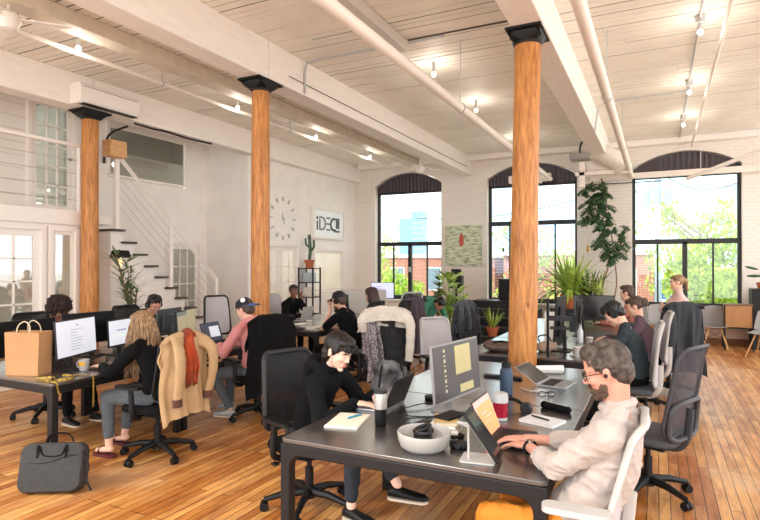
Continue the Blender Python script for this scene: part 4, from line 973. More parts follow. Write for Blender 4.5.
chair('black office chair with white cardigan and backpack', -2.9, 5.95, 118, BLK, NETB, W=.5, H=.66, z0=.5)
chair('black office chair of person in black cap', -3.72, 6.85, 178, BLK, NETB, H=.62, W=.5)
chair('black chair of the long haired person', -3.75, 7.9, 180, BLK, NETB)
chair('grey topped office chair under a long purple-grey coat', -3.95, 8.85, 150, LG, NETG, W=.46, H=.66)
chair('chair of the green hoodie person by the plants', -4.1, 9.95, 0, DKG, NETB, H=.4)
chair('black office chair of the afro haired person behind monitors', -6.12, 3.95, 0)
chair('office chair of the headphone wearing person by the stairs', -6.1, 5.2, 0)
chair('empty chair with shiny grey mesh back near the stair foot', -6.2, 6.9, -20, BLK, NETL, W=.46, H=.62)
chair('white chair of the person at white laptop', -6.15, 8.45, 0, WPL, NETL, SEATG, WPL)
chair('pale office chair cut off at the right edge of photo', 1.32, 6.95, 200, WPL, NETL, SEATG, WPL)
chair('dark chair holding a grey coat beside the black steps', -2.1, 7.35, -20, DKG, NETB, arms=False)
chair('chair of the far person seated before the right window', -.2, 9.5, 180, DKG, NETB, arms=False, H=.45)
# garments over chairs
TAN = M('tan_cloth', '#B99A72', .85, noise=.06, nscale=8, bump=.15, bscale=120)
drape('jacket', 'tan jacket hung over the back of blonde person chair', 'jacket', -3.98, 3.58, 180, TAN, .48, 1.09, .42, .9, seed=2, lining=M('brown_cuff', '#5B3A2E', .8), sleeves=[(.17, -.05, 1.04, .56, -.03), (-.22, -.03, 1.02, .56, 0)])
drape('scarf', 'orange and brown scarf lying over the tan jacket', 'scarf', -4.0, 3.6, 178, M('orange_scarf', '#B84A20', .9, hex2='#5A3028', nscale=6), .09, 1.12, .7, .95, seed=4, lean=.16, fold=.02)
drape('coat', 'black coat over the chair of the pink hoodie person', 'coat', -3.98, 4.98, 156, BLKS, .54, 1.14, .35, .85, seed=5)
drape('coat', 'dark grey coat draped on chair in front of standing person', 'coat', .12, 8.3, 118, M('charcoal_coat', '#33363C', .9, bump=.2, bscale=200), .5, 1.2, .35, .8, seed=6, fold=.035, sleeves=[(.2, -.06, 1.1, .5, 0)])
drape('cardigan', 'cream and grey cardigan over chair with backpack', 'cardigan', -2.9, 5.95, 118, M('cream_knit', '#D8CFC2', .95, hex2='#C8BEB2', bump=.5, bscale=90), .56, 1.2, 1.07, 1.0, seed=7, fold=.012, sleeves=[(-.27, .0, 1.12, .62, .02), (.25, .02, 1.14, .95, .04)])
drape('coat', 'long purple-grey coat hung from chair beside green hoodie person', 'coat', -3.95, 8.85, 150, M('plum_coat', '#4A4048', .9, bump=.2, bscale=200), .5, 1.12, .2, .8, seed=8, fold=.035)
drape('coat', 'grey coat with pale lining draped beside the black steps', 'coat', -2.1, 7.35, -20, M('ash_coat', '#55585E', .9, hex2='#3A3C41', nscale=14, bump=.2, bscale=200), .44, 1.18, .3, .8, seed=9, fold=.04)
drape('scarf', 'black and white patterned scarf hanging beside the cardigan chair', 'scarf', -3.2, 5.75, 160, M('floral_scarf', '#1E1A1E', .9, hex2='#B9AEB2', nscale=55), .2, 1.12, .45, .7, seed=3, fold=.05)
# backpack on the chair back
t = thing('backpack', 'grey and black backpack hanging low on the cardigan chair', 'backpack', (-2.6, 5.5, .2), 118)
m = MB(); m.ell((0, 0, .2), (.14, .22, .24)); m.ell((-.08, 0, .12), (.1, .18, .14)); m.ell((-.02, .05, .36), (.11, .16, .1)); m.ell((-.06, -.12, .28), (.12, .1, .12))
vox('bag_body', m, M('bag_grey', '#8A8D90', .75, hex2='#202226', nscale=6, bump=.3, bscale=100), t, .01, 2, fn=hairfn(.02, 12))
MB().tube(catmull([(-.1, -.1, .45), (-.18, -.12, .3), (-.2, -.1, .1), (-.12, -.06, 0)], 5), .02, 8, flat=.3).tube(catmull([(-.1, .1, .42), (-.2, .12, .3), (-.2, .14, .12), (-.12, .1, 0)], 5), .02, 8, flat=.3).build('strap', BLK, t)
# ================= LAPTOP BAG ON FLOOR =================
t = thing('briefcase_bag', 'grey fabric laptop bag standing on the floor at lower left', 'bag', (-4.05, 2.66, 0), 31)
BG = M('bag_charcoal', '#363535', .85, bump=.4, bscale=220, noise=.1, nscale=30); Q = Euler((R(-12), 0, 0)).to_matrix()
rs = []
for y_, k in ((-.05, .94), (-.035, 1), (.035, 1), (.05, .94)): rs.append([Q @ V((p*k, y_*(1 + .5*(.17 - q)/.34), .18 + q*k)) for p, q in rrect(.46, .345, .07, 6)])
MB().rings(rs).build('bag_body', BG, t, smooth=50)
for s in (-1, 1): MB().tube([Q @ V(p) for p in catmull([(-.1, s*.055, .25), (-.1, s*.06, .34), (-.06, s*.05, .41 if s > 0 else .27), (.06, s*.05, .41 if s > 0 else .27), (.1, s*.06, .34), (.1, s*.055, .25)], 5)], .014, 8, flat=.4).build('handle', BLK, t)
MB().tube([Q @ V(p) for p in catmull([(-.22, -.054, .22), (-.05, -.06, .215), (.1, -.06, .26), (.19, -.056, .27)], 5)], .004, 6).build('zip', BLK, t); MB().tube([Q @ V(p) for p in ((.05, -.055, .08), (.17, -.056, .25))], .003, 5).build('seam', BLK, t); MB().box(Q @ V((.14, -.058, .12)), (.012, .003, .03), Q).build('label_tab', LG, t)
MB().tube(catmull([(.22, .0, .3), (.27, -.02, .2), (.26, -.03, .1), (.3, -.04, .02)], 5), .008, 6).build('shoulder_strap', BLK, t)
# ================= LEFT DESK OBJECTS =================
t = thing('paper_bag', 'brown kraft paper bag with twisted handles on left desk', 'bag', (-4.92, 3.02, DZ), 20)
KR = M('kraft_paper', '#B98A5E', .75, noise=.05, nscale=4, bump=.15, bscale=12); w, d, h = .155, .085, .37
MB().rings([[(p, q, z) for p, q in ((w*k, d), (w*k, -d), (-w*k, -d), (-w*k, d))] for z, k in ((0, .96), (h*.5, 1), (h, 1.04))], cap=False).add([(-w*.96, -d, 0.001), (w*.96, -d, .001), (w*.96, d, .001), (-w*.96, d, .001)], [(0, 1, 2, 3)]).build('bag_body', KR, t, smooth=0).modifiers.new('s', 'SOLIDIFY').thickness = .003
for s in (-1, 1): MB().tube(catmull([(-.06, s*d*.9, h - .04), (-.055, s*d*.7, h + .05), (-.0, s*d*.6, h + .09), (.055, s*d*.7, h + .05), (.06, s*d*.9, h - .04)], 5), .005, 6).build('handle', M('twine', '#D9C6A6', .8), t)
doc = lines(8, -.16, .2, -.3, .22, INK, 3) + [(0.02, .33, .05, .04, INK)]
monitor('monitor with white document on screen, beside the paper bag', -4.86, 3.42, DZ, 22, .6, .35, .1, SCRW, doc, back=DKG)
monitor('monitor with pale app window right of the white document monitor', -5.08, 4.12, DZ, 14, .5, .28, .1, SCRW, [(-.1, .1, .3, .05, INK), (-.1, -.1, .5, .03, M('screen_green', '#BFE6C8', .4, emit=.5))])
monitor('monitor with two brown document pages behind tan jacket', -4.86, 4.78, DZ, 24, .56, .33, .1, SCRG, [(-.24, -.07, .46, .8, SCRB), (.24, 0, .46, .98, SCRB)] + lines(7, -.42, -.1, -.35, .2, INK, 8, .014) + lines(8, .06, .4, -.35, .4, INK, 9, .014))
monitor('grey backed monitor between the brown document monitor and the stairs', -5.32, 4.95, DZ, 195, .52, .32, .1, SCRK, back=M('monitor_grey', '#4E5356', .5))
monitor('black backed monitor behind the paper bag handles', -5.38, 3.28, DZ, 185, .58, .33, .1, SCRK)
monitor('black backed monitor in front of the afro haired person', -5.38, 3.92, DZ, 178, .58, .33, .12, SCRK)
laptop('open laptop with navy screen in front of pink hoodie person', -4.72, 5.22, DZ, 5, 108, .36, .24, BLK, SCRN, [(.15, .02, .5, .55, SCRW)])
t = thing('mug', 'white mug with yellow print on the left desk', 'mug', (-4.62, 3.33, DZ))
MB().lathe([(.03, 0), (.038, .01), (.045, .1), (.042, .1), (.036, .015), (0, .012)]).build('cup', WPL, t); MB().tube(catmull([(-.04, -.01, .08), (-.065, -.02, .07), (-.062, -.02, .035), (-.036, -.01, .025)], 4), .006, 6).build('handle', WPL, t)
MB().rings([[(math.cos(a)*(.0405 + z*.06), math.sin(a)*(.0405+z*.06), z) for a in [R(-110 + 9*i) for i in range(10)]] for z in (.05, .085)], cap=False).build('print', M('mug_yellow', '#D8A22C', .5), t)
t = thing('lanyard', 'yellow and black patterned lanyard trailing over the desk edge', 'lanyard', (-4.4, 3.1, DZ)); YT = M('lanyard_yellow', '#C9A342', .6, hex2='#6E5A2A', nscale=50)
for pts in ([(-.22, -.2, .006), (-.12, -.12, .012), (-.02, -.16, .006), (.04, -.08, .012), (-.05, .02, .006), (-.15, -.02, .012)], [(-.1, .05, .006), (0, .08, .01), (.066, .1, .006), (.082, .1, -.05), (.08, .1, -.26)], [(-.1, -.2, .006), (0, -.24, .01), (.066, -.22, .004), (.082, -.22, -.04), (.08, -.2, -.1)]):
    MB().tube(catmull(pts, 6), .011, 6, flat=.25, up=(1, .3, .2)).build('strap', YT, t)
def keyboard(label, x, y, z, rz, w=.42, d=.13):
    t = thing('keyboard', label, 'keyboard', (x, y, z), rz); MB().bx(-d/2, d/2, -w/2, w/2, 0, .014).build('case', BLK, t, bevel=.003); k = MB()
    for i in range(5):
        for j in range(15): k.box((-d*.38 + i*d*.19, -w*.47 + (j+.5)*w*.94/15, .017), (d*.15, w*.94/15 - .004, .007))
    k.build('keys', DKG, t, smooth=0); return t
keyboard('black keyboard under the hand of the blonde person', -4.56, 3.78, DZ, 5)
def mouse(label, x, y, z, rz, m=BLK):
    o = MB().ell((0, 0, .012), (.052, .03, .02)).build('mouse', m); o.location = (x, y, z); o.rotation_euler = (0, 0, R(rz)); tag(o, label, 'mouse')
mouse('black mouse beside the white mug', -4.47, 3.42, DZ, 10); mouse('black mouse on the nearest desk beside books', -1.0, 2.95, DZ, 30)
cable('cables bunched behind the white document monitor', [(-4.98, 3.6, DZ+.01), (-4.9, 3.75, DZ+.06), (-4.8, 3.7, DZ+.01), (-4.95, 3.85, DZ+.05), (-5.0, 3.7, DZ+.02)], .006)
# ================= NEAREST DESK OBJECTS =================
laptop('dark backed open laptop of the person in black hoodie', -1.69, 3.4, DZ, 180, 112, .34, .215, ALU, SCRK, lidback=M('lid_dark', '#3C3C40', .4, .5))
lathe_thing('tumbler', 'steel and black travel tumbler beside the dark laptop', 'tumbler', (-1.48, 2.99, DZ), [('body', [(.03, 0), (.034, .005), (.037, .1), (.0375, .1)], BLK), ('upper_body', [(.0376, .1), (.04, .19), (.038, .195)], M('tumbler_steel', '#B5AFA9', .35, .5)), ('lid', [(.041, .192), (.041, .207), (.034, .215), (0, .215)], DKG)])
t = thing('notebook', 'open pale notebook on the near desk corner by black hoodie person', 'notebook', (-1.69, 2.97, DZ), 12); MB().bx(-.1, .1, -.15, .15, 0, .012).build('pages', M('cream_page', '#E9E3CF', .8), t, bevel=.002); MB().bx(-.103, .103, -.153, .153, -.0, .003).build('cover', LG, t)
t = thing('pen', 'blue pen lying on the open pale notebook', 'pen', (-1.68, 3.04, DZ + .018), 75); MB().cap((-.06, 0, 0), (.05, 0, 0), .007).build('barrel', M('pen_blue', '#3E8FB0', .4), t); MB().cyl((.05, 0, 0), (.068, 0, 0), .006, .001).build('tip', LG, t)
monitor('monitor with dark screen and yellow panels on nearest desk', -1.19, 3.53, DZ, -9, .64, .37, .08, SCRD, [(.12, .17, .34, .5, YEL), (.17, -.34, .3, .14, YEL)] + [(-.27, .38 - .085*i, .035, (.05, .03, .06, .02)[i % 4], SCRB) for i in range(9)] + [(.12, .3 - .06*i, .2, .012, M('ink_tan', '#B0A56C', .5, emit=.3)) for i in range(6)], back=M('monitor_silver', '#8D8987', .4), tilt=-5)
laptop('open laptop with orange screen used by the bearded man', -.715, 3.07, DZ, 0, 112, .31, .215, DKG, M('screen_mauve', '#C79A93', .4, emit=.5), [(.03, -.08, .86, .78, SCRO), (-.1, .1, .3, .04, SCRW), (.1, -.02, .35, .03, SCRW), (0, -.15, .25, .03, SCRW)])
t = thing('tablet', 'black tablet leaning on white stand at the desk corner', 'tablet', (-.69, 2.7, DZ + .016), 8)
Q = Euler((0, R(-36), 0)).to_matrix(); P_ = rrect(.19, .27, .015, 4)
MB().rings([[Q @ V((x_, p, q + .135)) for p, q in P_] for x_ in (-.006, .006)]).build('body', BLK, t, bevel=.002); MB().box(Q @ V((.0068, 0, .135)), (.001, .165, .24), Q).build('display', SCRK, t, smooth=0)
t = thing('tablet_stand', 'white tablet stand with square foot on nearest desk', 'stand', (-.79, 2.68, DZ), 8)
MB().rings([[(p, q, z) for p, q in rrect(.17, .15, .015, 4)] for z in (0, .008)]).build('foot', WPL, t, bevel=.002)
MB().cyl((-.045, -.03, .005), (-.045, -.03, .17), .006).tube([(-.045, -.03, .165), (-.1, -.03, .18), (-.02, -.03, .18)], .008, 6).build('rod', WPL, t); Q2 = Euler((0, R(-36), 0)).to_matrix(); MB().box(V((.1, 0, .016)) + Q2 @ V((-.016, 0, .12)), (.006, .09, .2), Q2).build('back_plate', WPL, t)
# VR cradle
t = thing('headset_tray', 'white oval tray holding black headset parts on nearest desk', 'tray', (-1.08, 2.69, DZ), -62); rs = []
for k, z in ((.72, 0), (.9, .018), (1.0, .05), (1.04, .08), (1.0, .086), (.93, .075), (.84, .04), (.68, .03)):
    rs.append([(.098*k*math.cos(a), .128*k*math.sin(a)*(1.05 - .1*math.cos(a)), z + .012*(1 - math.cos(a))*(z/.08)) for a in [2*PI*i/36 for i in range(36)]])
MB().rings(rs).build('shell', M('tray_white', '#A5A19C', .45), t, smooth=50)
t = thing('vr_headset', 'black headset with round straps lying in the white tray', 'headset', (-1.1, 2.71, DZ + .03), 18); m = MB(); m.ell((0, .02, .03), (.05, .08, .035)); m.ell((.02, -.05, .035), (.04, .045, .03)); m.tube([(math.cos(a)*.04, .0 + math.sin(a)*.04, .075 + .015*math.cos(a)) for a in [2*PI*i/16 for i in range(16)]], .011, 8, closed=True)
vox('body', m, BLK, t, .004, 1); MB().tube([(.01 + math.cos(a)*.035, -.05 + math.sin(a)*.03, .07) for a in [2*PI*i/16 for i in range(16)]], .009, 8, closed=True).tube(catmull([(-.04, .07, .04), (-.02, .1, .08), (.04, .08, .06), (.05, .03, .05)], 5), .008, 8).build('strap', DKG, t); MB().cyl((0, .05, .06), (0, .05, .068), .022).build('lens', LG, t)
# books
for i, (hx, w_, l_, h_, rz, lb) in enumerate((('#D9D2C4', .16, .22, .028, 10, 'bottom pale book of the small stack on nearest desk'), ('#B9AFA2', .15, .21, .022, 16, 'middle grey-beige book of the small stack'), ('#E3DCCB', .15, .2, .02, 8, 'cream book second from the top of the small stack'), ('#C9AC74', .13, .19, .014, 20, 'tan notebook on top of small book stack'))):
    z = DZ + (.0, .028, .05, .07)[i]; t = thing('book', lb, 'book', (-1.08, 3.02, z), rz, 'books stacked by the monitor foot')
    MB().bx(-w_/2 + .004, w_/2 - .004, -l_/2 + .004, l_/2 - .004, .002, h_ - .002).build('pages', PAPER, t); MB().bx(-w_/2, w_/2, -l_/2, l_/2, 0, .003).bx(-w_/2, w_/2, -l_/2, l_/2, h_ - .003, h_).bx(-w_/2, -w_/2 + .003, -l_/2, l_/2, 0, h_).build('cover', M('book_' + hx, hx, .6), t)
o = MB().bx(-.055, .055, -.09, .09, 0, .012).build('black_folder', BLK, bevel=.004); o.location = (-1.07, 3.06, DZ + .085); o.rotation_euler = (0, 0, R(-15)); tag(o, 'black case lying on top of the tan notebook', 'case')
cable('black cable looping left of the monitor toward dark laptop', [(-1.2, 3.3, DZ+.01), (-1.35, 3.15, DZ+.03), (-1.5, 3.3, DZ+.01), (-1.42, 3.5, DZ+.02), (-1.3, 3.62, DZ+.01)])
cable('thin black cable arching over the tray to books', [(-1.25, 3.2, DZ+.02), (-1.32, 2.95, DZ+.06), (-1.27, 2.82, DZ+.01), (-1.3, 3.1, DZ+.01), (-1.2, 3.35, DZ+.01)])
cable('grey cable beside the monitor base on nearest desk', [(-1.1, 3.7, DZ+.01), (-.95, 3.6, DZ+.03), (-.98, 3.4, DZ+.03), (-1.05, 3.25, DZ+.01)], .004, DKG)
t = thing('cable_adapter', 'black adapter puck behind the white tray', 'adapter', (-1.22, 3.12, DZ), 20); MB().box((0, 0, .014), (.1, .07, .028)).build('casing', BLK, t, bevel=.01); MB().tube(catmull([(.05, 0, .015), (.09, .03, .02), (.08, .1, .01)], 5), .004, 6).build('lead', BLK, t)
t = thing('small_camera', 'small black webcam lying beside the white tray', 'webcam', (-.93, 2.8, DZ), 0); MB().box((0, 0, .02), (.09, .05, .035)).build('casing', BLK, t, bevel=.008); MB().cyl((.0, -.026, .02), (0, -.035, .02), .016).build('lens', DKG, t)
o = MB().box((0, 0, .015), (.13, .07, .03)).build('docking_box', BLK, bevel=.008); o.location = (-1.42, 3.72, DZ); o.rotation_euler = (0, 0, R(25)); tag(o, 'black docking box left of yellow panel monitor', 'docking box')
lathe_thing('water_bottle', 'dark blue water bottle with black loop cap', 'bottle', (-1.0, 4.1, DZ), [('body', [(.04, 0), (.047, .008), (.047, .17), (.035, .2), (.028, .205)], M('bottle_blue', '#2F4158', .4, .3)), ('cap', [(.034, .2), (.034, .235), (.028, .24), (.012, .242), (.014, .262), (0, .264)], BLK)])
lathe_thing('travel_cup', 'red travel cup with white bands in front of blue bottle', 'cup', (-.87, 3.42, DZ), [('base_ring', [(.038, 0), (.042, .004), (.042, .02)], LG), ('body', [(.0425, .02), (.045, .11)], M('cup_red', '#A3142E', .25, .3)), ('lid', [(.046, .11), (.046, .15), (.042, .165), (.0, .166)], LG)])
t = thing('headphones', 'black headphones lying on desk behind the red cup', 'headphones', (-.86, 3.66, DZ), 40)
MB().tube([(math.cos(a)*.09, math.sin(a)*.1, .03 + .03*math.sin(a)) for a in [R(-20 + 220*i/16) for i in range(17)]], .012, 8, flat=1.3).build('headband', BLK, t)
for s in (-1, 1): MB().cyl((s*.085, -.05, .025), (s*.06, -.07, .03), .042, .036, 20).build('ear_cup', DKG, t, bevel=.006)
o = MB().box((0, 0, .01), (.32, .07, .02)).build('black_case', BLK, bevel=.006); o.location = (-1.17, 4.68, DZ); o.rotation_euler = (0, 0, R(-2)); tag(o, 'long flat black case beyond the blue bottle', 'case')
laptop('silver open laptop with flat reclined lid on second desk', -.72, 4.62, DZ, -8, 148, .32, .22, ALU, SCRK)
t = thing('rolled_paper', 'white rolled papers at the far end of second desk', 'paper', (-.86, 5.1, DZ), 20); MB().cyl((-.12, 0, .03), (.12, .02, .03), .03, .034).build('roll', PAPER, t); MB().cyl((-.1, -.06, .015), (.1, -.05, .015), .014).build('tube', LG, t)
t = thing('eyeglasses', 'clear framed eyeglasses folded on the second desk', 'glasses', (-.72, 4.15, DZ + .004), 30)
for s in (-1, 1): MB().tube([(s*.035 + math.cos(a)*.026, 0, .02 + math.sin(a)*.019) for a in [2*PI*i/16 for i in range(16)]], .003, 6, closed=True).tube([(s*.062, 0, .02), (s*.062, .1, .012), (s*.05, .13, 0)], .003, 5).build('rim', DKG, t)
MB().tube([(-.01, 0, .022), (0, 0, .026), (.01, 0, .022)], .003, 5).build('bridge', DKG, t)
cable('white cable curled on the second desk near eyeglasses', [(-.95, 4.35, DZ+.005), (-.85, 4.25, DZ+.01), (-.75, 4.32, DZ+.005), (-.68, 4.22, DZ+.01), (-.8, 4.18, DZ+.005)], .005, LG)
t = thing('pencil_case', 'black pencil case with zip right of the headphones', 'pencil case', (-.6, 3.8, DZ), -25); MB().cap((-.09, 0, .02), (.09, 0, .02), .026, .022, 12).build('pouch', BLKS, t); MB().tube([(-.08, 0, .046), (.08, 0, .043)], .003, 5).build('zip', LG, t)
t = thing('notebook', 'white closed notebook beside the hands of bearded man', 'notebook', (-.63, 3.48, DZ), -18); MB().bx(-.11, .11, -.085, .085, 0, .014).build('pages', PAPER, t, bevel=.002); MB().bx(-.112, .112, -.087, .087, .013, .016).build('cover', M('cover_pale', '#D5D6DA', .5), t)
t = thing('pen', 'black pen on white closed notebook', 'pen', (-.64, 3.49, DZ + .022), -30); MB().cap((-.07, 0, 0), (.06, 0, 0), .005).build('barrel', BLK, t); MB().cyl((.06, 0, 0), (.075, 0, 0), .004, .001).build('tip', LG, t)
# ================= BACK DESKS OBJECTS =================
t = thing('leather_bag', 'brown leather bag lying on the desk left of thick column', 'bag', (-1.55, 6.12, DZ), 15); m = MB(); m.ell((0, 0, .05), (.2, .12, .06)); m.ell((-.1, .0, .06), (.1, .1, .055)); vox('bag_body', m, M('brown_leather', '#5E4A42', .5, noise=.15), t, .01, 2, fn=hairfn(.012, 14)); MB().tube(catmull([(-.1, -.05, .1), (0, -.1, .12), (.12, -.05, .1)], 5), .01, 6).build('handle', BLK, t)
for x, y, rz, w, h, lift, lb in ((-1.28, 6.55, 5, .5, .32, .12, 'edge-on grey monitor just right of the thick column'), (-.98, 6.45, 172, .34, .54, .06, 'tall upright monitor seen edge-on behind column desk'), (-1.12, 7.55, 4, .5, .32, .15, 'edge-on black monitor left of the leaf tangle'), (-.95, 7.9, 180, .56, .36, .12, 'edge-on black monitor nearest to dark green shirt person'), (-.92, 9.55, -88, .62, .36, .1, 'wide black screen behind the dark green shirt person')):
    monitor(lb, x, y, DZ, rz, w, h, lift, SCRK)
t = thing('screen_mount', 'thin black screen mount post at right side of thick column', 'mount', (-1.02, 5.95, DZ)); MB().cyl((0, 0, 0), (0, 0, .6), .014).build('post', BLK, t); MB().box((.12, .02, .4), (.24, .05, .05)).box((.12, .02, .3), (.2, .03, .03)).build('arm', DKG, t); MB().box((.24, .03, .36), (.06, .04, .18)).build('bracket', BLK, t)
t = thing('white_board', 'white sheet board propped on the desk behind column', 'board', (-1.12, 7.0, DZ), 0); MB().box((0, 0, .2), (.24, .02, .36), Euler((R(-8), 0, 0)).to_matrix()).build('panel', PAPER, t); MB().box((0, .05, .01), (.2, .12, .02)).build('foot', LG, t)
t = thing('canvas_pouch', 'crumpled tan pouch on the desk behind column', 'pouch', (-1.1, 6.28, DZ)); m = MB(); m.ell((0, 0, .05), (.1, .07, .06)); m.ell((.05, .03, .07), (.07, .06, .06)); vox('pouch', m, M('tan_canvas', '#A08A78', .9), t, .009, 1, fn=hairfn(.018, 22)); MB().tube(catmull([(-.05, 0, .08), (-.08, 0, .16), (.02, 0, .18), (.06, 0, .1)], 4), .008, 6).build('strap', BLK, t)
for x, y, lb in ((-.75, 6.1, 'white paper cup in front of dark green shirt person'), (-.72, 6.95, 'white mug on the far side of dark green shirt person'), (-4.75, 7.15, 'white cup on desk of black cap person')):
    lathe_thing('cup', lb, 'cup', (x, y, DZ), [('cup_body', [(.03, 0), (.042, .1), (.039, .1), (.028, .01), (0, .01)], WPL), ('cup_rim', [(.042, .098), (.044, .102), (.04, .104)], PAPER)])
lathe_thing('clear_bottle', 'clear plastic bottle near the tall upright monitor', 'bottle', (-.85, 7.2, DZ), [('body', [(.03, 0), (.034, .02), (.034, .14), (.015, .18), (.015, .2)], M('clear_plastic', '#DDE3E6', .1)), ('cap', [(.017, .2), (.017, .22), (0, .22)], WPL)])
for x, y, rz, lb, w_, l_ in ((-.8, 6.55, 10, 'white papers in front of the dark green shirt person', .22, .3), (-1.5, 6.5, -15, 'papers on the desk behind leather bag', .3, .22), (-4.72, 7.05, 15, 'papers spread before the black cap person', .3, .42), (-5.1, 7.45, -10, 'papers beside white laptop', .22, .3), (-4.65, 8.3, 5, 'papers before the long haired person', .22, .3)):
    o = MB().bx(-w_/2, w_/2, -l_/2, l_/2, 0, .004).build('paper_sheets', PAPER); o.location = (x, y, DZ + .001); o.rotation_euler = (0, 0, R(rz)); tag(o, lb, 'paper')
laptop('white backed laptop facing the person with hand on cheek', -5.5, 8.0, DZ, 180, 105, .33, .23, WPL, SCRW, lidback=WPL)
lathe_thing('tumbler', 'dark tumbler standing between white laptop and black cap person', 'tumbler', (-4.95, 6.95, DZ), [('body', [(.033, 0), (.04, .17)], DKG), ('lid', [(.042, .17), (.042, .19), (0, .195)], BLK)])
t = thing('tray', 'dark round tray at near edge of black cap person desk', 'tray', (-4.75, 6.86, DZ)); MB().lathe([(.09, 0), (.12, .015), (.115, .018), (.085, .006), (0, .006)]).build('dish', DKG, t)
monitor('monitor with black back between the seated pair at middle desk', -5.12, 8.75, DZ, 0, .5, .3, .1, SCRK)
monitor('lavender screen monitor in front of the left window', -5.35, 10.9, DZ, -66, .5, .36, .2, SCRP, lines(5, -.3, .2, -.2, .25, INK, 4, .03))
t = thing('desk_divider', 'pale grey desk divider panel beyond the black cap person', 'divider', (-5.2, 9.75, 0), 20); MB().bx(-.45, .45, -.02, .02, .45, 1.2).build('panel', M('divider_grey', '#C9C3BC', .8), t, bevel=.01); MB().bx(-.4, -.36, -.02, .02, 0, .45).bx(.36, .4, -.02, .02, 0, .45).build('leg', DKG, t)
# ================= BACK OF ROOM =================
t = thing('shelf_rack', 'black metal shelf rack against wall below the sign', 'shelf', (-7.5, 11.3, 0))
m = MB()
for x in (-.2, .2):
    for y in (-.16, .16): m.bx(x - .015, x + .015, y - .015, y + .015, 0, 1.62)
m.build('frame', BLK, t)
for z in (.1, .5, .9, 1.25, 1.58): MB().bx(-.21, .21, -.17, .17, z, z + .02).build('shelf', BLK, t)
for x, y, z, hx, lb in ((-7.5, 11.3, 1.27, '#B9C4CC', 'pale box on upper level of shelf rack'), (-7.5, 11.3, .92, '#E2DDD5', 'white box on the middle level of shelf rack')):
    o = MB().box((0, 0, .11), (.22, .22, .22)).build('storage_box', M('box_' + hx, hx, .6), bevel=.006); o.location = (x, y, z); tag(o, lb, 'box')
t = thing('potted_cactus', 'dark cactus in terracotta pot on top of shelf rack', 'plant', (-7.5, 11.3, 1.6)); pot(t, .12, .2); MB().tube(catmull([(0, 0, .18), (.02, 0, .45), (-.01, 0, .8)], 5), .04, 8).tube(catmull([(.02, 0, .4), (.1, .03, .5), (.1, .03, .68)], 4), .028, 8).tube(catmull([(.0, 0, .5), (-.08, -.03, .58), (-.09, -.03, .72)], 4), .025, 8).build('cactus', LEAFD, t)
# black steps
t = thing('black_steps', 'wide black wooden steps below the middle window', 'steps', (-3.3, 11.6, 0)); BS = M('step_black', '#232124', .6)
for i in range(5):
    y = .3*i; z = .17*(i + 1) + (.0); MB().bx(-.62, .7, y, 1.7, z - .17, z - .025).build('riser', BS, t, smooth=0); MB().bx(-.64, .72, y - .03, y + .32 if i < 4 else 1.72, z - .025, z).build('tread', M('step_edge', '#3B383B', .5), t, bevel=.004)
tag(MB().bx(-3.35, -2.75, 13.0, 13.5, .86, 1.35).build('black_cabinet', BLK, bevel=.01), 'black box cabinet standing on top of the black steps', 'cabinet')
t = thing('desk_speaker', 'small black speaker on stand before the painting', 'speaker', (-4.25, 12.6, 0)); MB().box((0, 0, 1.28), (.3, .2, .3)).box((0, 0, 1.52), (.22, .12, .12)).build('body', BLK, t, bevel=.01); MB().cyl((0, 0, .0), (0, 0, 1.15), .03).lathe([(.16, 0), (.16, .02), (0, .03)]).build('stand', BLK, t)
bushplant('bushy potted plant with yellow-green leaves left of black steps', -3.95, 11.3, 0, .5, 1.15, 60, .3, .07, 11, LEAFY, ph=.3, pr=.17, stems=7)
bushplant('tall leafy potted plant behind the pale mesh chair', -3.55, 10.6, 0, .42, 1.05, 55, .26, .06, 12, LEAFY, ph=.32, pr=.16, stems=6)
bushplant('leafy plant beside the small black speaker', -4.45, 11.9, 0, .4, 1.3, 45, .24, .06, 13, LEAF, ph=.28, pr=.16)
spiky('small grassy plant in terracotta pot on the black steps', -3.15, 11.72, .17, 26, .5, .016, 14, LEAFY, .13, .2, droop=.9)
spiky('succulent with blue-green leaves in terracotta pot beside the column', -2.5, 12.0, .75, 24, .55, .03, 15, M('leaf_blue', '#6E8F7E', .5), .22, .32, droop=.5)
MBx = MB().bx(-.28, .28, -.28, .28, 0, .75).build('plant_stand', BS, bevel=.01); MBx.location = (-2.5, 12.0, 0); tag(MBx, 'black block under the succulent pot', 'plant stand')
bushplant('dried branching plant on the black box cabinet', -3.05, 13.2, 1.35, .5, .6, 30, .22, .025, 16, M('leaf_dry', '#7A7A58', .7, hex2='#55603C'), ph=.12, pr=.1, stems=9, droop=.3)
spiky('bright green palm plant behind the desk monitors', -1.68, 12.6, .75, 130, 1.05, .03, 17, LEAFY, .2, .3, spread=1.1, droop=.8)
spiky('snake plant with upright leaves right of the palm', -1.15, 12.8, .75, 16, .65, .035, 18, M('leaf_snake', '#6E8447', .5, hex2='#B0B860', nscale=14), .14, .22, spread=.35, droop=.1)
spiky('dark pointed leaf plant between palm and snake plant', -1.35, 12.7, .75, 9, 1.0, .03, 19, LEAFD, .12, .2, spread=.9, droop=.2)
o = MB().bx(-.6, .6, -.3, .35, 0, .75).build('plant_bench', BS, bevel=.01); o.location = (-1.5, 12.75, 0); tag(o, 'low dark bench carrying the palm and snake plants', 'bench')
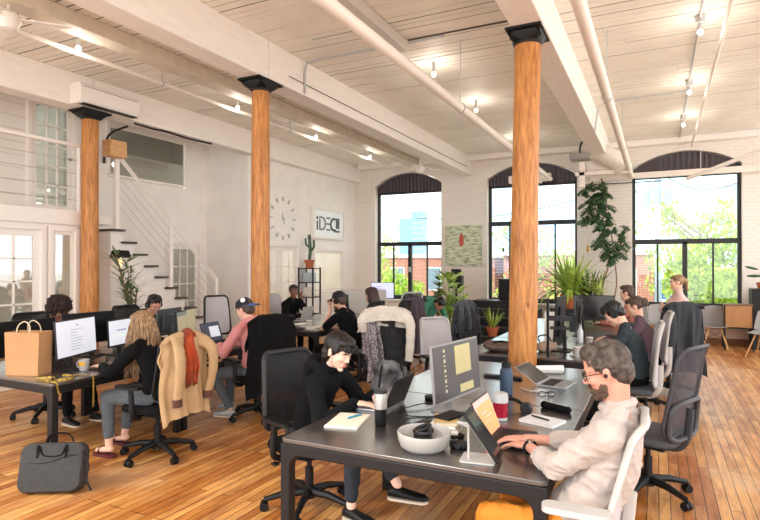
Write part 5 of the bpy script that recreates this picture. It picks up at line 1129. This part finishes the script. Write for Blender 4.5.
# climbing split-leaf plant
t = thing('climbing_plant', 'tall climbing split-leaf plant hanging between middle and right windows', 'plant', (-1.02, 13.3, 0)); pot(t, .2, .35); rg = random.Random(21)
st = catmull([(0, 0, .3), (-.1, .1, 1.1), (.05, .05, 1.8), (-.1, .1, 2.5), (.0, 0, 3.1), (-.1, 0, 3.6)], 8); MB().tube(st, .018, 6).tube(catmull([(0, 0, .3), (.2, 0, 1.2), (.15, 0, 1.9), (.1, 0, 2.4)], 6), .014, 6).build('stem', STEM, t); f = MB()
for i in range(90):
    k = rg.random(); z = 1.85 + 1.7*k; cx = .12 if z < 2.65 else -.22; a = rg.uniform(PI, 2*PI); p = V((cx + rg.uniform(-.27, .27)*(1 if z < 3 else .8), -.05 - rg.uniform(0, .25), z)); d = V((math.cos(a)*.6, -.6, -.5)).normalized(); s = V((-d.y, d.x, 0)).normalized(); L0 = rg.uniform(.22, .34)
    # split leaf: rib plus finger lobes
    for q in (-1, 1):
        for j in range(5):
            b0 = p + d*L0*(j/5.2); dirn = (s*q*(1 - j*.12) + d*(.35 + j*.16)).normalized(); leafshape(f, b0, dirn, L0*(.62 - j*.05), .036, .7, .1, n=4)
    leafshape(f, p, d, L0, .04, .6, .15, n=5)
f.build('foliage', M('leaf_split', '#3A5638', .3, hex2='#64805A', nscale=9), t, smooth=80)
t = thing('yellow_tag', 'tiny yellow hanging leaf beside climbing plant', 'leaf', (-1.45, 13.7, 2.05)); MB().ell((0, 0, 0), (.03, .012, .09)).build('leaf', M('yellow_leaf', '#D9A93A', .6), t); MB().cyl((0, 0, .09), (0, .2, .25), .003).build('thread', LG, t)
# plants by stair
bushplant('small green tree in pot in front of the staircase', -7.3, 6.1, 0, .42, 1.55, 260, .26, .022, 22, M('leaf_olive', '#4F6440', .6, hex2='#7F9160'), ph=.3, pr=.17, stems=9, potm=BLK, droop=.3)
# shell chairs
def shell(label, x, y, rz, s=1):
    t = thing('shell_chair', label, 'chair', (x, y, 0), rz, 'grey shell chairs along the window wall'); SH = M('shell_grey', '#9B9896', .5)
    def fn(u, v):
        q = 2*u - 1
        if v < .5: k = v/.5; xx = .22 - .42*k; zz = .445 - .03*math.sin(k*PI) + .05*q*q*(.4 + k*.6); w = .2 + .03*math.sin(k*PI)
        else: k = (v - .5)/.5; xx = -.2 - .09*k + .06*q*q; zz = .445 + .4*k + .05*q*q*(1 - k)*1 - .02*q*q*k; w = .225 - .035*k*k
        return (xx, q*w, zz)
    MB().grid(fn, 16, 24, .012).build('seat_shell', SH, t, smooth=80)
    for a in (-1, 1):
        for b in (-1, 1): MB().cyl((a*.1, b*.1, .42), (a*.22, b*.22, 0), .016, .011, 10).build('leg', LOGW, t)
    MB().tube([(.15, .15, .22), (-.15, -.15, .34)], .005, 6).tube([(.15, -.15, .22), (-.15, .15, .34)], .005, 6).box((0, 0, .41), (.22, .22, .015)).build('brace', BLK, t); return t
for x, y, rz, lb in ((-.38, 13.1, -80, 'leftmost grey shell chair under the right window'), (.02, 13.15, -92, 'grey shell chair left of the standing person'), (.62, 13.15, -88, 'grey shell chair just right of the standing person'), (1.03, 13.15, -95, 'grey shell chair left of the wooden crate'), (1.72, 12.2, -120, 'nearest grey shell chair, cut by the right edge')): shell(lb, x, y, rz)
t = thing('crate_table', 'tan wooden crate on black metal legs by the right window', 'crate', (1.42, 13.2, 0))
MB().bx(-.24, .24, -.2, .2, .45, .88).build('crate_body', M('crate_wood', '#B07F50', .6, noise=.1), t, bevel=.006); MB().bx(-.25, .25, -.21, .21, .88, .9).build('lid', M('crate_dark', '#6E4B33', .6), t)
for a in (-1, 1):
    for b in (-1, 1): MB().bx(a*.24 - .015, a*.24 + .015, b*.2 - .015, b*.2 + .015, 0, .88).build('leg', BLK, t)
MB().bx(-.24, .24, -.2, .2, .42, .45).build('cross_rail', BLK, t)
tag(MB().bx(1.68, 2.2, 13.3, 13.8, 0, 1.2).build('black_cabinet', BLK, bevel=.01), 'tall black cabinet at the right end of window wall', 'cabinet')
t = thing('potted_cactus', 'dark flat-leaved cactus in pot on the black cabinet', 'plant', (1.85, 13.45, 1.2)); pot(t, .08, .13); m = MB()
for p, r_, a in (((0, 0, .3), (.02, .05, .14), 0), ((-.12, -.02, .26), (.13, .03, .03), 0), ((-.16, .0, .42), (.12, .03, .025), 15), ((.08, 0, .5), (.03, .04, .13), 0), ((0, 0, .2), (.02, .02, .1), 0)): m.ell(p, r_, Euler((0, R(a), 0)).to_matrix())
m.build('cactus', LEAFD, t)
# ================= THE PEOPLE =================
BEIGE = M('beige_knit', '#B3A69D', .95, noise=.04, nscale=30, bump=.35, bscale=260, sheen=.2); ORG = M('orange_trousers', '#C9771C', .8, noise=.05, bump=.1, bscale=200); HOOD = M('black_sweat', '#101013', .95, spec=.2, noise=.1, nscale=20, bump=.15, bscale=300)
JEAN = M('dark_jeans', '#262D35', .9, noise=.12, nscale=40, bump=.2, bscale=400); GJ = M('grey_jeans', '#5C6266', .9, noise=.12, nscale=40, bump=.2, bscale=400); PINK = M('pink_sweat', '#D88E8B', .9, noise=.04, bump=.15, bscale=300); TEAL = M('teal_shirt', '#263238', .85, noise=.1); BT_ = M('black_tee', '#0E1014', .95, spec=.2)
GRN = M('green_sweat', '#3C8166', .9, noise=.05); ROSE = M('rose_sweater', '#D8B7B2', .9, noise=.05, bump=.3, bscale=200); HB = M('hair_black', '#15100F', .45, noise=.3, nscale=60); HBR = M('hair_brown', '#4B3A30', .6, noise=.3, nscale=70); HGR = M('hair_greying', '#251C16', .7, hex2='#5C5048', nscale=38, bump=.5, bscale=160)
HBL = M('hair_blonde', '#5A4330', .5, hex2='#B08C62', nscale=9, stretch=(9, 9, .8)); HRD = M('hair_auburn', '#3E2620', .5, noise=.3, nscale=50)
# bearded man
o_brow = HBR
m_ = person('man with short greying hair and beard, beige sweater and orange trousers, typing on laptop', (-.36, 2.72, 0), 172, 'mid', hd=(-.155, .05, 1.25), yaw=6, pitch=20, sh=(-.2, .02, .99), shw=.185, pel=(0, 0, .52), lh=(.225, -.06, .80), rh=(.29, -.2, .79), al=(.31, .28), lk=(.35, .12, .5), rk=(.33, -.12, .5), la=(.36, .13, .09), ra=(.3, -.13, .09), lhd=(1, -.35, -.12), rhd=(1, .12, -.12), v=.0042, cloth_v=.008, shirt=BEIGE, trou=ORG, shoe=BLK, sleeve=.74, curl=.55, collar='shirt', fat=1.06, elp=(.1, .9, -1), erp=(.1, -.8, -1), fold=.015, hem=.1)
def ex(c, f, H): c.ell(f(.035, 0, .09), (.05, .056, .032), H, 16); [c.ell(f(-.005, q*.07, .04), (.045, .02, .035), H, 12) for q in (-1, 1)]
haircap(m_, HGR, 'short', .0045, .004, ex)
c = MB(); f = m_.f; H = m_.H[1]
c.ell(f(.042, 0, -.08), (.046, .046, .031), H, 18); c.ell(f(.072, 0, -.098), (.021, .026, .017), H, 12); c.cap(f(.093, -.02, -.047), f(.093, .02, -.047), .0075, .0075, 8)
for q in (-1, 1): c.ell(f(.03, q*.05, -.055), (.02, .01, .028), H, 12); c.cap(f(.03, q*.046, -.066), f(.083, q*.02, -.066), .014, .012, 8)
vox('beard', c, M('beard', '#5A4436', .9, noise=.25, nscale=90, bump=.5, bscale=300), m_.t, .004, 1, fn=hairfn(.004, 120))
Mw = Matrix.Translation(m_.t.location) @ m_.t.rotation_euler.to_matrix().to_4x4()
def gl(o, label, col_=BLK):
    Mw = Matrix.Translation(o.t.location) @ o.t.rotation_euler.to_matrix().to_4x4(); f = lambda *p: Mw @ o.f(*p); c0 = f(.1, 0, 0); g = lambda *p: f(*p) - c0; t = thing('eyeglasses', label, 'glasses', c0)
    for q in (-1, 1): MB().tube([g(.094 - abs(math.cos(a))*.004, q*.034 + math.cos(a)*.025, .003 + math.sin(a)*.019) for a in [2*PI*i/20 for i in range(20)]], .0022, 6, closed=True).build('rim', col_, t); MB().tube([g(.09, q*.06, .008), g(.04, q*.078, .008), g(-.01, q*.084, .004)], .002, 6).build('temple', col_, t)
    MB().tube([g(.1, -.01, .006), g(.104, 0, .01), g(.1, .01, .006)], .002, 6).build('bridge', col_, t)
gl(m_, 'dark thin eyeglasses worn by the bearded man')
c0 = Mw @ m_.f(-.004, .09, -.008); t = thing('earbud', 'dark earbud in the ear of the bearded man', 'earbud', c0); MB().ell((0, 0, 0), (.009, .009, .009)).build('body', BLK, t); MB().ell((0, -.008, 0), (.006, .006, .006)).build('tip', DKG, t)
# wrist watch on his left wrist
wl = V((.225, -.06, .80)); el = m_.EL; d = (wl - el).normalized(); c0 = Mw @ (wl - d*.015); Qw = (Mw.to_3x3() @ rotm(d)); t = thing('wrist_watch', 'dark wrist watch on the left wrist of bearded man', 'watch', c0); MB().tube([Qw @ V((math.cos(a)*.031, math.sin(a)*.03, 0)) for a in [2*PI*i/20 for i in range(20)]], .008, 6, closed=True, flat=.5).build('strap', BLK, t); MB().cyl((0, 0, .026), (0, 0, .036), .017).build('dial', CHROME, t)
# black hoodie woman
o_brow = HB
w_ = person('young person with short black fringe, black hoodie, writing at laptop on nearest desk', (-2.22, 3.36, 0), -2, 'pale', hd=(.27, -.04, 1.12), yaw=-6, pitch=24, roll=-4, sh=(.15, 0, .90), shw=.165, pel=(0, 0, .5), lh=(.44, .12, .79), rh=(.43, -.1, .785), lhd=(1, -.1, -.12), rhd=(1, .45, -.12), lk=(.46, .0, .62), rk=(.42, -.11, .5), la=(.70, -.02, .27), ra=(.40, -.1, .1), male=False, v=.0045, cloth_v=.009, shirt=HOOD, trou=JEAN, shoe=BLK, sleeve=.98, collar='hood', tlen=.84, elp=(-.1, .8, -1), erp=(-.1, -.9, -1), fat=.95, fold=.009)
haircap(w_, HB, 'bob', .005, .004, lambda c, f, H: (c.ell(f(-.06, 0, -.09), (.035, .05, .05), H, 12)))
strands(w_, HB, lambda rg: (w_.f(.075 + rg.uniform(-.01, .01), rg.uniform(-.06, .06), .085), V((.45, rg.uniform(-.2, .2), -.2))), 60, .05, 4, .003, .0035)
# blonde woman
b_ = person('person with long wavy blonde hair, black top and grey jeans, hand on desk', (-4.0, 3.6, 0), 184, 'light', hd=(.2, 0, 1.16), yaw=0, pitch=12, sh=(.1, 0, .95), shw=.17, lh=(.52, .14, .78), rh=(.5, -.12, .79), lhd=(1, -.1, -.1), la=(.36, .2, .1), ra=(.5, -.1, .1), male=False, v=.007, shirt=BLKS, trou=GJ, shoe=None, bare_feet=True, tlen=.8, sleeve=.92)
haircap(b_, HBL, 'long', .008, .01)
def rt(rg):
    a = rg.uniform(PI*.38, PI*1.62); return b_.f(math.cos(a)*.085 - .02, math.sin(a)*.075, .1 - .05*rg.random()), V((math.cos(a)*.72, math.sin(a)*.35, -.45))
strands(b_, HBL, rt, 360, .5, 5, .03, .0045)
for q, a_ in ((1, (.36, .2, .1)), (-1, (.5, -.1, .1))):
    Mb = Matrix.Translation(b_.t.location) @ b_.t.rotation_euler.to_matrix().to_4x4(); c0 = Mb @ V((a_[0] + .05, a_[1], 0)); t = thing('sandal', 'dark red sandal on the %s foot of blonde person' % ('left' if q > 0 else 'right'), 'sandal', c0, 184); SM = M('sandal_red', '#5A2226', .5)
    MB().rings([[(p, s_, z) for p, s_ in rrect(.25, .085, .04, 5)] for z in (0, .022)]).build('sole', SM, t); MB().tube([(.05, -.045, .02), (.05, 0, .075), (.05, .045, .02)], .016, 8, flat=.4, up=(1, 0, 0)).build('strap', SM, t)
# pink hoodie
p_ = person('person in pink hoodie and backwards cap working at laptop', (-4.06, 4.98, 0), 182, 'light', hd=(.12, 0, 1.2), yaw=0, pitch=20, sh=(.06, 0, .97), lh=(.36, .12, .79), rh=(.38, -.12, .79), la=(.2, .14, .1), v=.008, shirt=PINK, trou=GJ, shoe=WPL, collar='hood', sleeve=.97)
haircap(p_, HBR, 'short', .01, .004)
capon('navy cap with white round badge worn by pink hoodie person', p_, M('cap_navy', '#1B2030', .8), M('cap_bill', '#3F5F8F', .8), True, ((-.075, .085, .095), (-.083, .095, .1)))
# others along left desks
k_ = person('person with black afro hair behind the two black monitors', (-6.05, 3.95, 0), 4, 'brown', hd=(.14, 0, 1.2), pitch=26, sh=(.08, 0, .95), v=.011, shirt=BLKS, trou=BLKS, shoe=BLK, sleeve=.95, la=(.55, .12, .09), ra=(.42, -.12, .09))
haircap(k_, M('hair_afro', '#2A1D18', .95, noise=.3, nscale=60), 'afro', .01, .035)
q_ = person('person in black hood wearing large black headphones by the staircase', (-6.02, 5.2, 0), 0, 'mid', hd=(.18, 0, 1.19), pitch=28, yaw=-10, sh=(.1, 0, .96), v=.012, shirt=HOOD, trou=BLKS, shoe=BLK, collar='hood', sleeve=.95)
haircap(q_, HB, 'short', .01, .008); headphones('large black headphones on the person by the staircase', q_, DKG)
c_ = person('man in black t-shirt and black cap resting his chin on his hand', (-3.86, 6.85, 0), 180, 'light', hd=(.19, .02, 1.2), pitch=8, sh=(.1, 0, .97), shw=.19, lh=(.3, .05, 1.04), rh=(.45, -.12, .79), lhd=(.1, 0, 1), v=.008, shirt=BT_, trou=BLKS, shoe=BLK, sleeve=.42, elp=(.4, .3, -1), fat=1.12)
haircap(c_, HBR, 'short', .01, .004); capon('black cap worn by man in black t-shirt', c_, M('cap_black', '#1A1A1D', .85), BLK); headphones('black headphones over the black cap', c_, BLK)
c = MB(); f = c_.f; H = c_.H[1]; c.ell(f(.045, 0, -.085), (.05, .05, .04), H, 14); vox('beard', c, M('beard_red', '#7A4E38', .9), c_.t, .008, 1)
l_ = person('person with long auburn hair and dark sweater near the left window', (-3.92, 7.85, 0), 180, 'light', hd=(.14, 0, 1.22), pitch=10, sh=(.06, 0, .98), male=False, v=.011, shirt=M('ink_sweater', '#20212B', .9), trou=BLKS, shoe=BLK, sleeve=.95)
haircap(l_, HRD, 'long', .01, .008, lambda c, f, H: c.ell(f(-.09, 0, -.14), (.045, .085, .13), H, 14))
e_ = person('person with dark hair tied back, hand on cheek, behind white laptop', (-6.02, 8.42, 0), -12, 'brown', hd=(.12, 0, 1.22), pitch=4, yaw=-16, sh=(.06, 0, .98), male=False, v=.011, shirt=BLKS, trou=BLKS, shoe=BLK, lh=(.26, .02, 1.05), lhd=(0, .1, 1), rh=(.42, -.1, .79), elp=(.3, .5, -1))
haircap(e_, HB, 'pull', .01, .005, lambda c, f, H: c.ell(f(-.1, 0, .06), (.045, .045, .045), H, 12))
g_ = person('person in green hoodie bending forward beside the plants', (-4.0, 9.92, 0), -22, 'mid', hd=(.42, 0, .98), pitch=62, sh=(.26, 0, .93), shw=.19, lh=(.4, .14, .56), rh=(.4, -.14, .56), pel=(0, 0, .52), v=.012, shirt=GRN, trou=BLKS, shoe=BLK, collar='hood', sleeve=.95)
haircap(g_, HB, 'short', .011, .008)
# right side
t_ = person('person in dark green shirt and headphones looking down at right desk', (-.22, 6.28, 0), 178, 'light', hd=(.2, 0, 1.2), pitch=38, sh=(.08, 0, .98), shw=.185, lh=(.46, .1, .8), rh=(.46, -.12, .8), v=.008, shirt=TEAL, trou=BLKS, shoe=BLK, sleeve=.9, collar='crew', fold=.009)
haircap(t_, HB, 'short', .008, .008, lambda c, f, H: c.ell(f(.07, 0, .075), (.03, .055, .03), H, 12)); headphones('black headphones on the dark green shirt person', t_, BLK)
r_ = person('person with messy brown bun partly hidden behind dark green shirt person', (-.14, 7.42, 0), 178, 'light', hd=(.12, 0, 1.2), pitch=20, sh=(.06, 0, .96), male=False, v=.012, shirt=M('mauve_top', '#5A4650', .9), trou=BLKS, shoe=BLK)
haircap(r_, HBR, 'pull', .011, .012, lambda c, f, H: c.ell(f(-.12, 0, .02), (.05, .055, .055), H, 12))
s_ = person('far seated person with dark hair in front of the right window pier', (-.35, 9.5, 0), 170, 'light', hd=(.1, 0, 1.26), pitch=8, sh=(.05, 0, 1.0), v=.013, shirt=M('coral_top', '#B5705E', .9), trou=BLKS, shoe=BLK)
haircap(s_, HBR, 'short', .012, .008)
n_ = person('standing person with blonde ponytail and rose sweater, arms folded, by right window', (.28, 9.75, 0), 186, 'light', hd=(.03, 0, 1.43), pitch=4, sh=(0, 0, 1.2), shw=.165, pel=(0, 0, .82), lh=(.2, -.12, 1.04), rh=(.24, .12, 1.0), lhd=(.2, -1, .1), rhd=(.1, 1, .1), handn=(1, 0, 0), lk=(.02, .1, .44), rk=(.02, -.1, .44), la=(-.01, .1, .08), ra=(-.01, -.1, .08), male=False, v=.009, shirt=ROSE, trou=M('cream_trousers', '#D5CCC0', .9), shoe=WPL, elp=(.1, 1, -.8), erp=(.1, -1, -.8), fat=.95, collar='crew')
haircap(n_, HBL, 'pull', .008, .005, lambda c, f, H: (c.ell(f(-.12, 0, .03), (.035, .035, .04), H, 12), c.cap(f(-.13, 0, .02), f(-.14, 0, -.12), .028, .016, 10)))
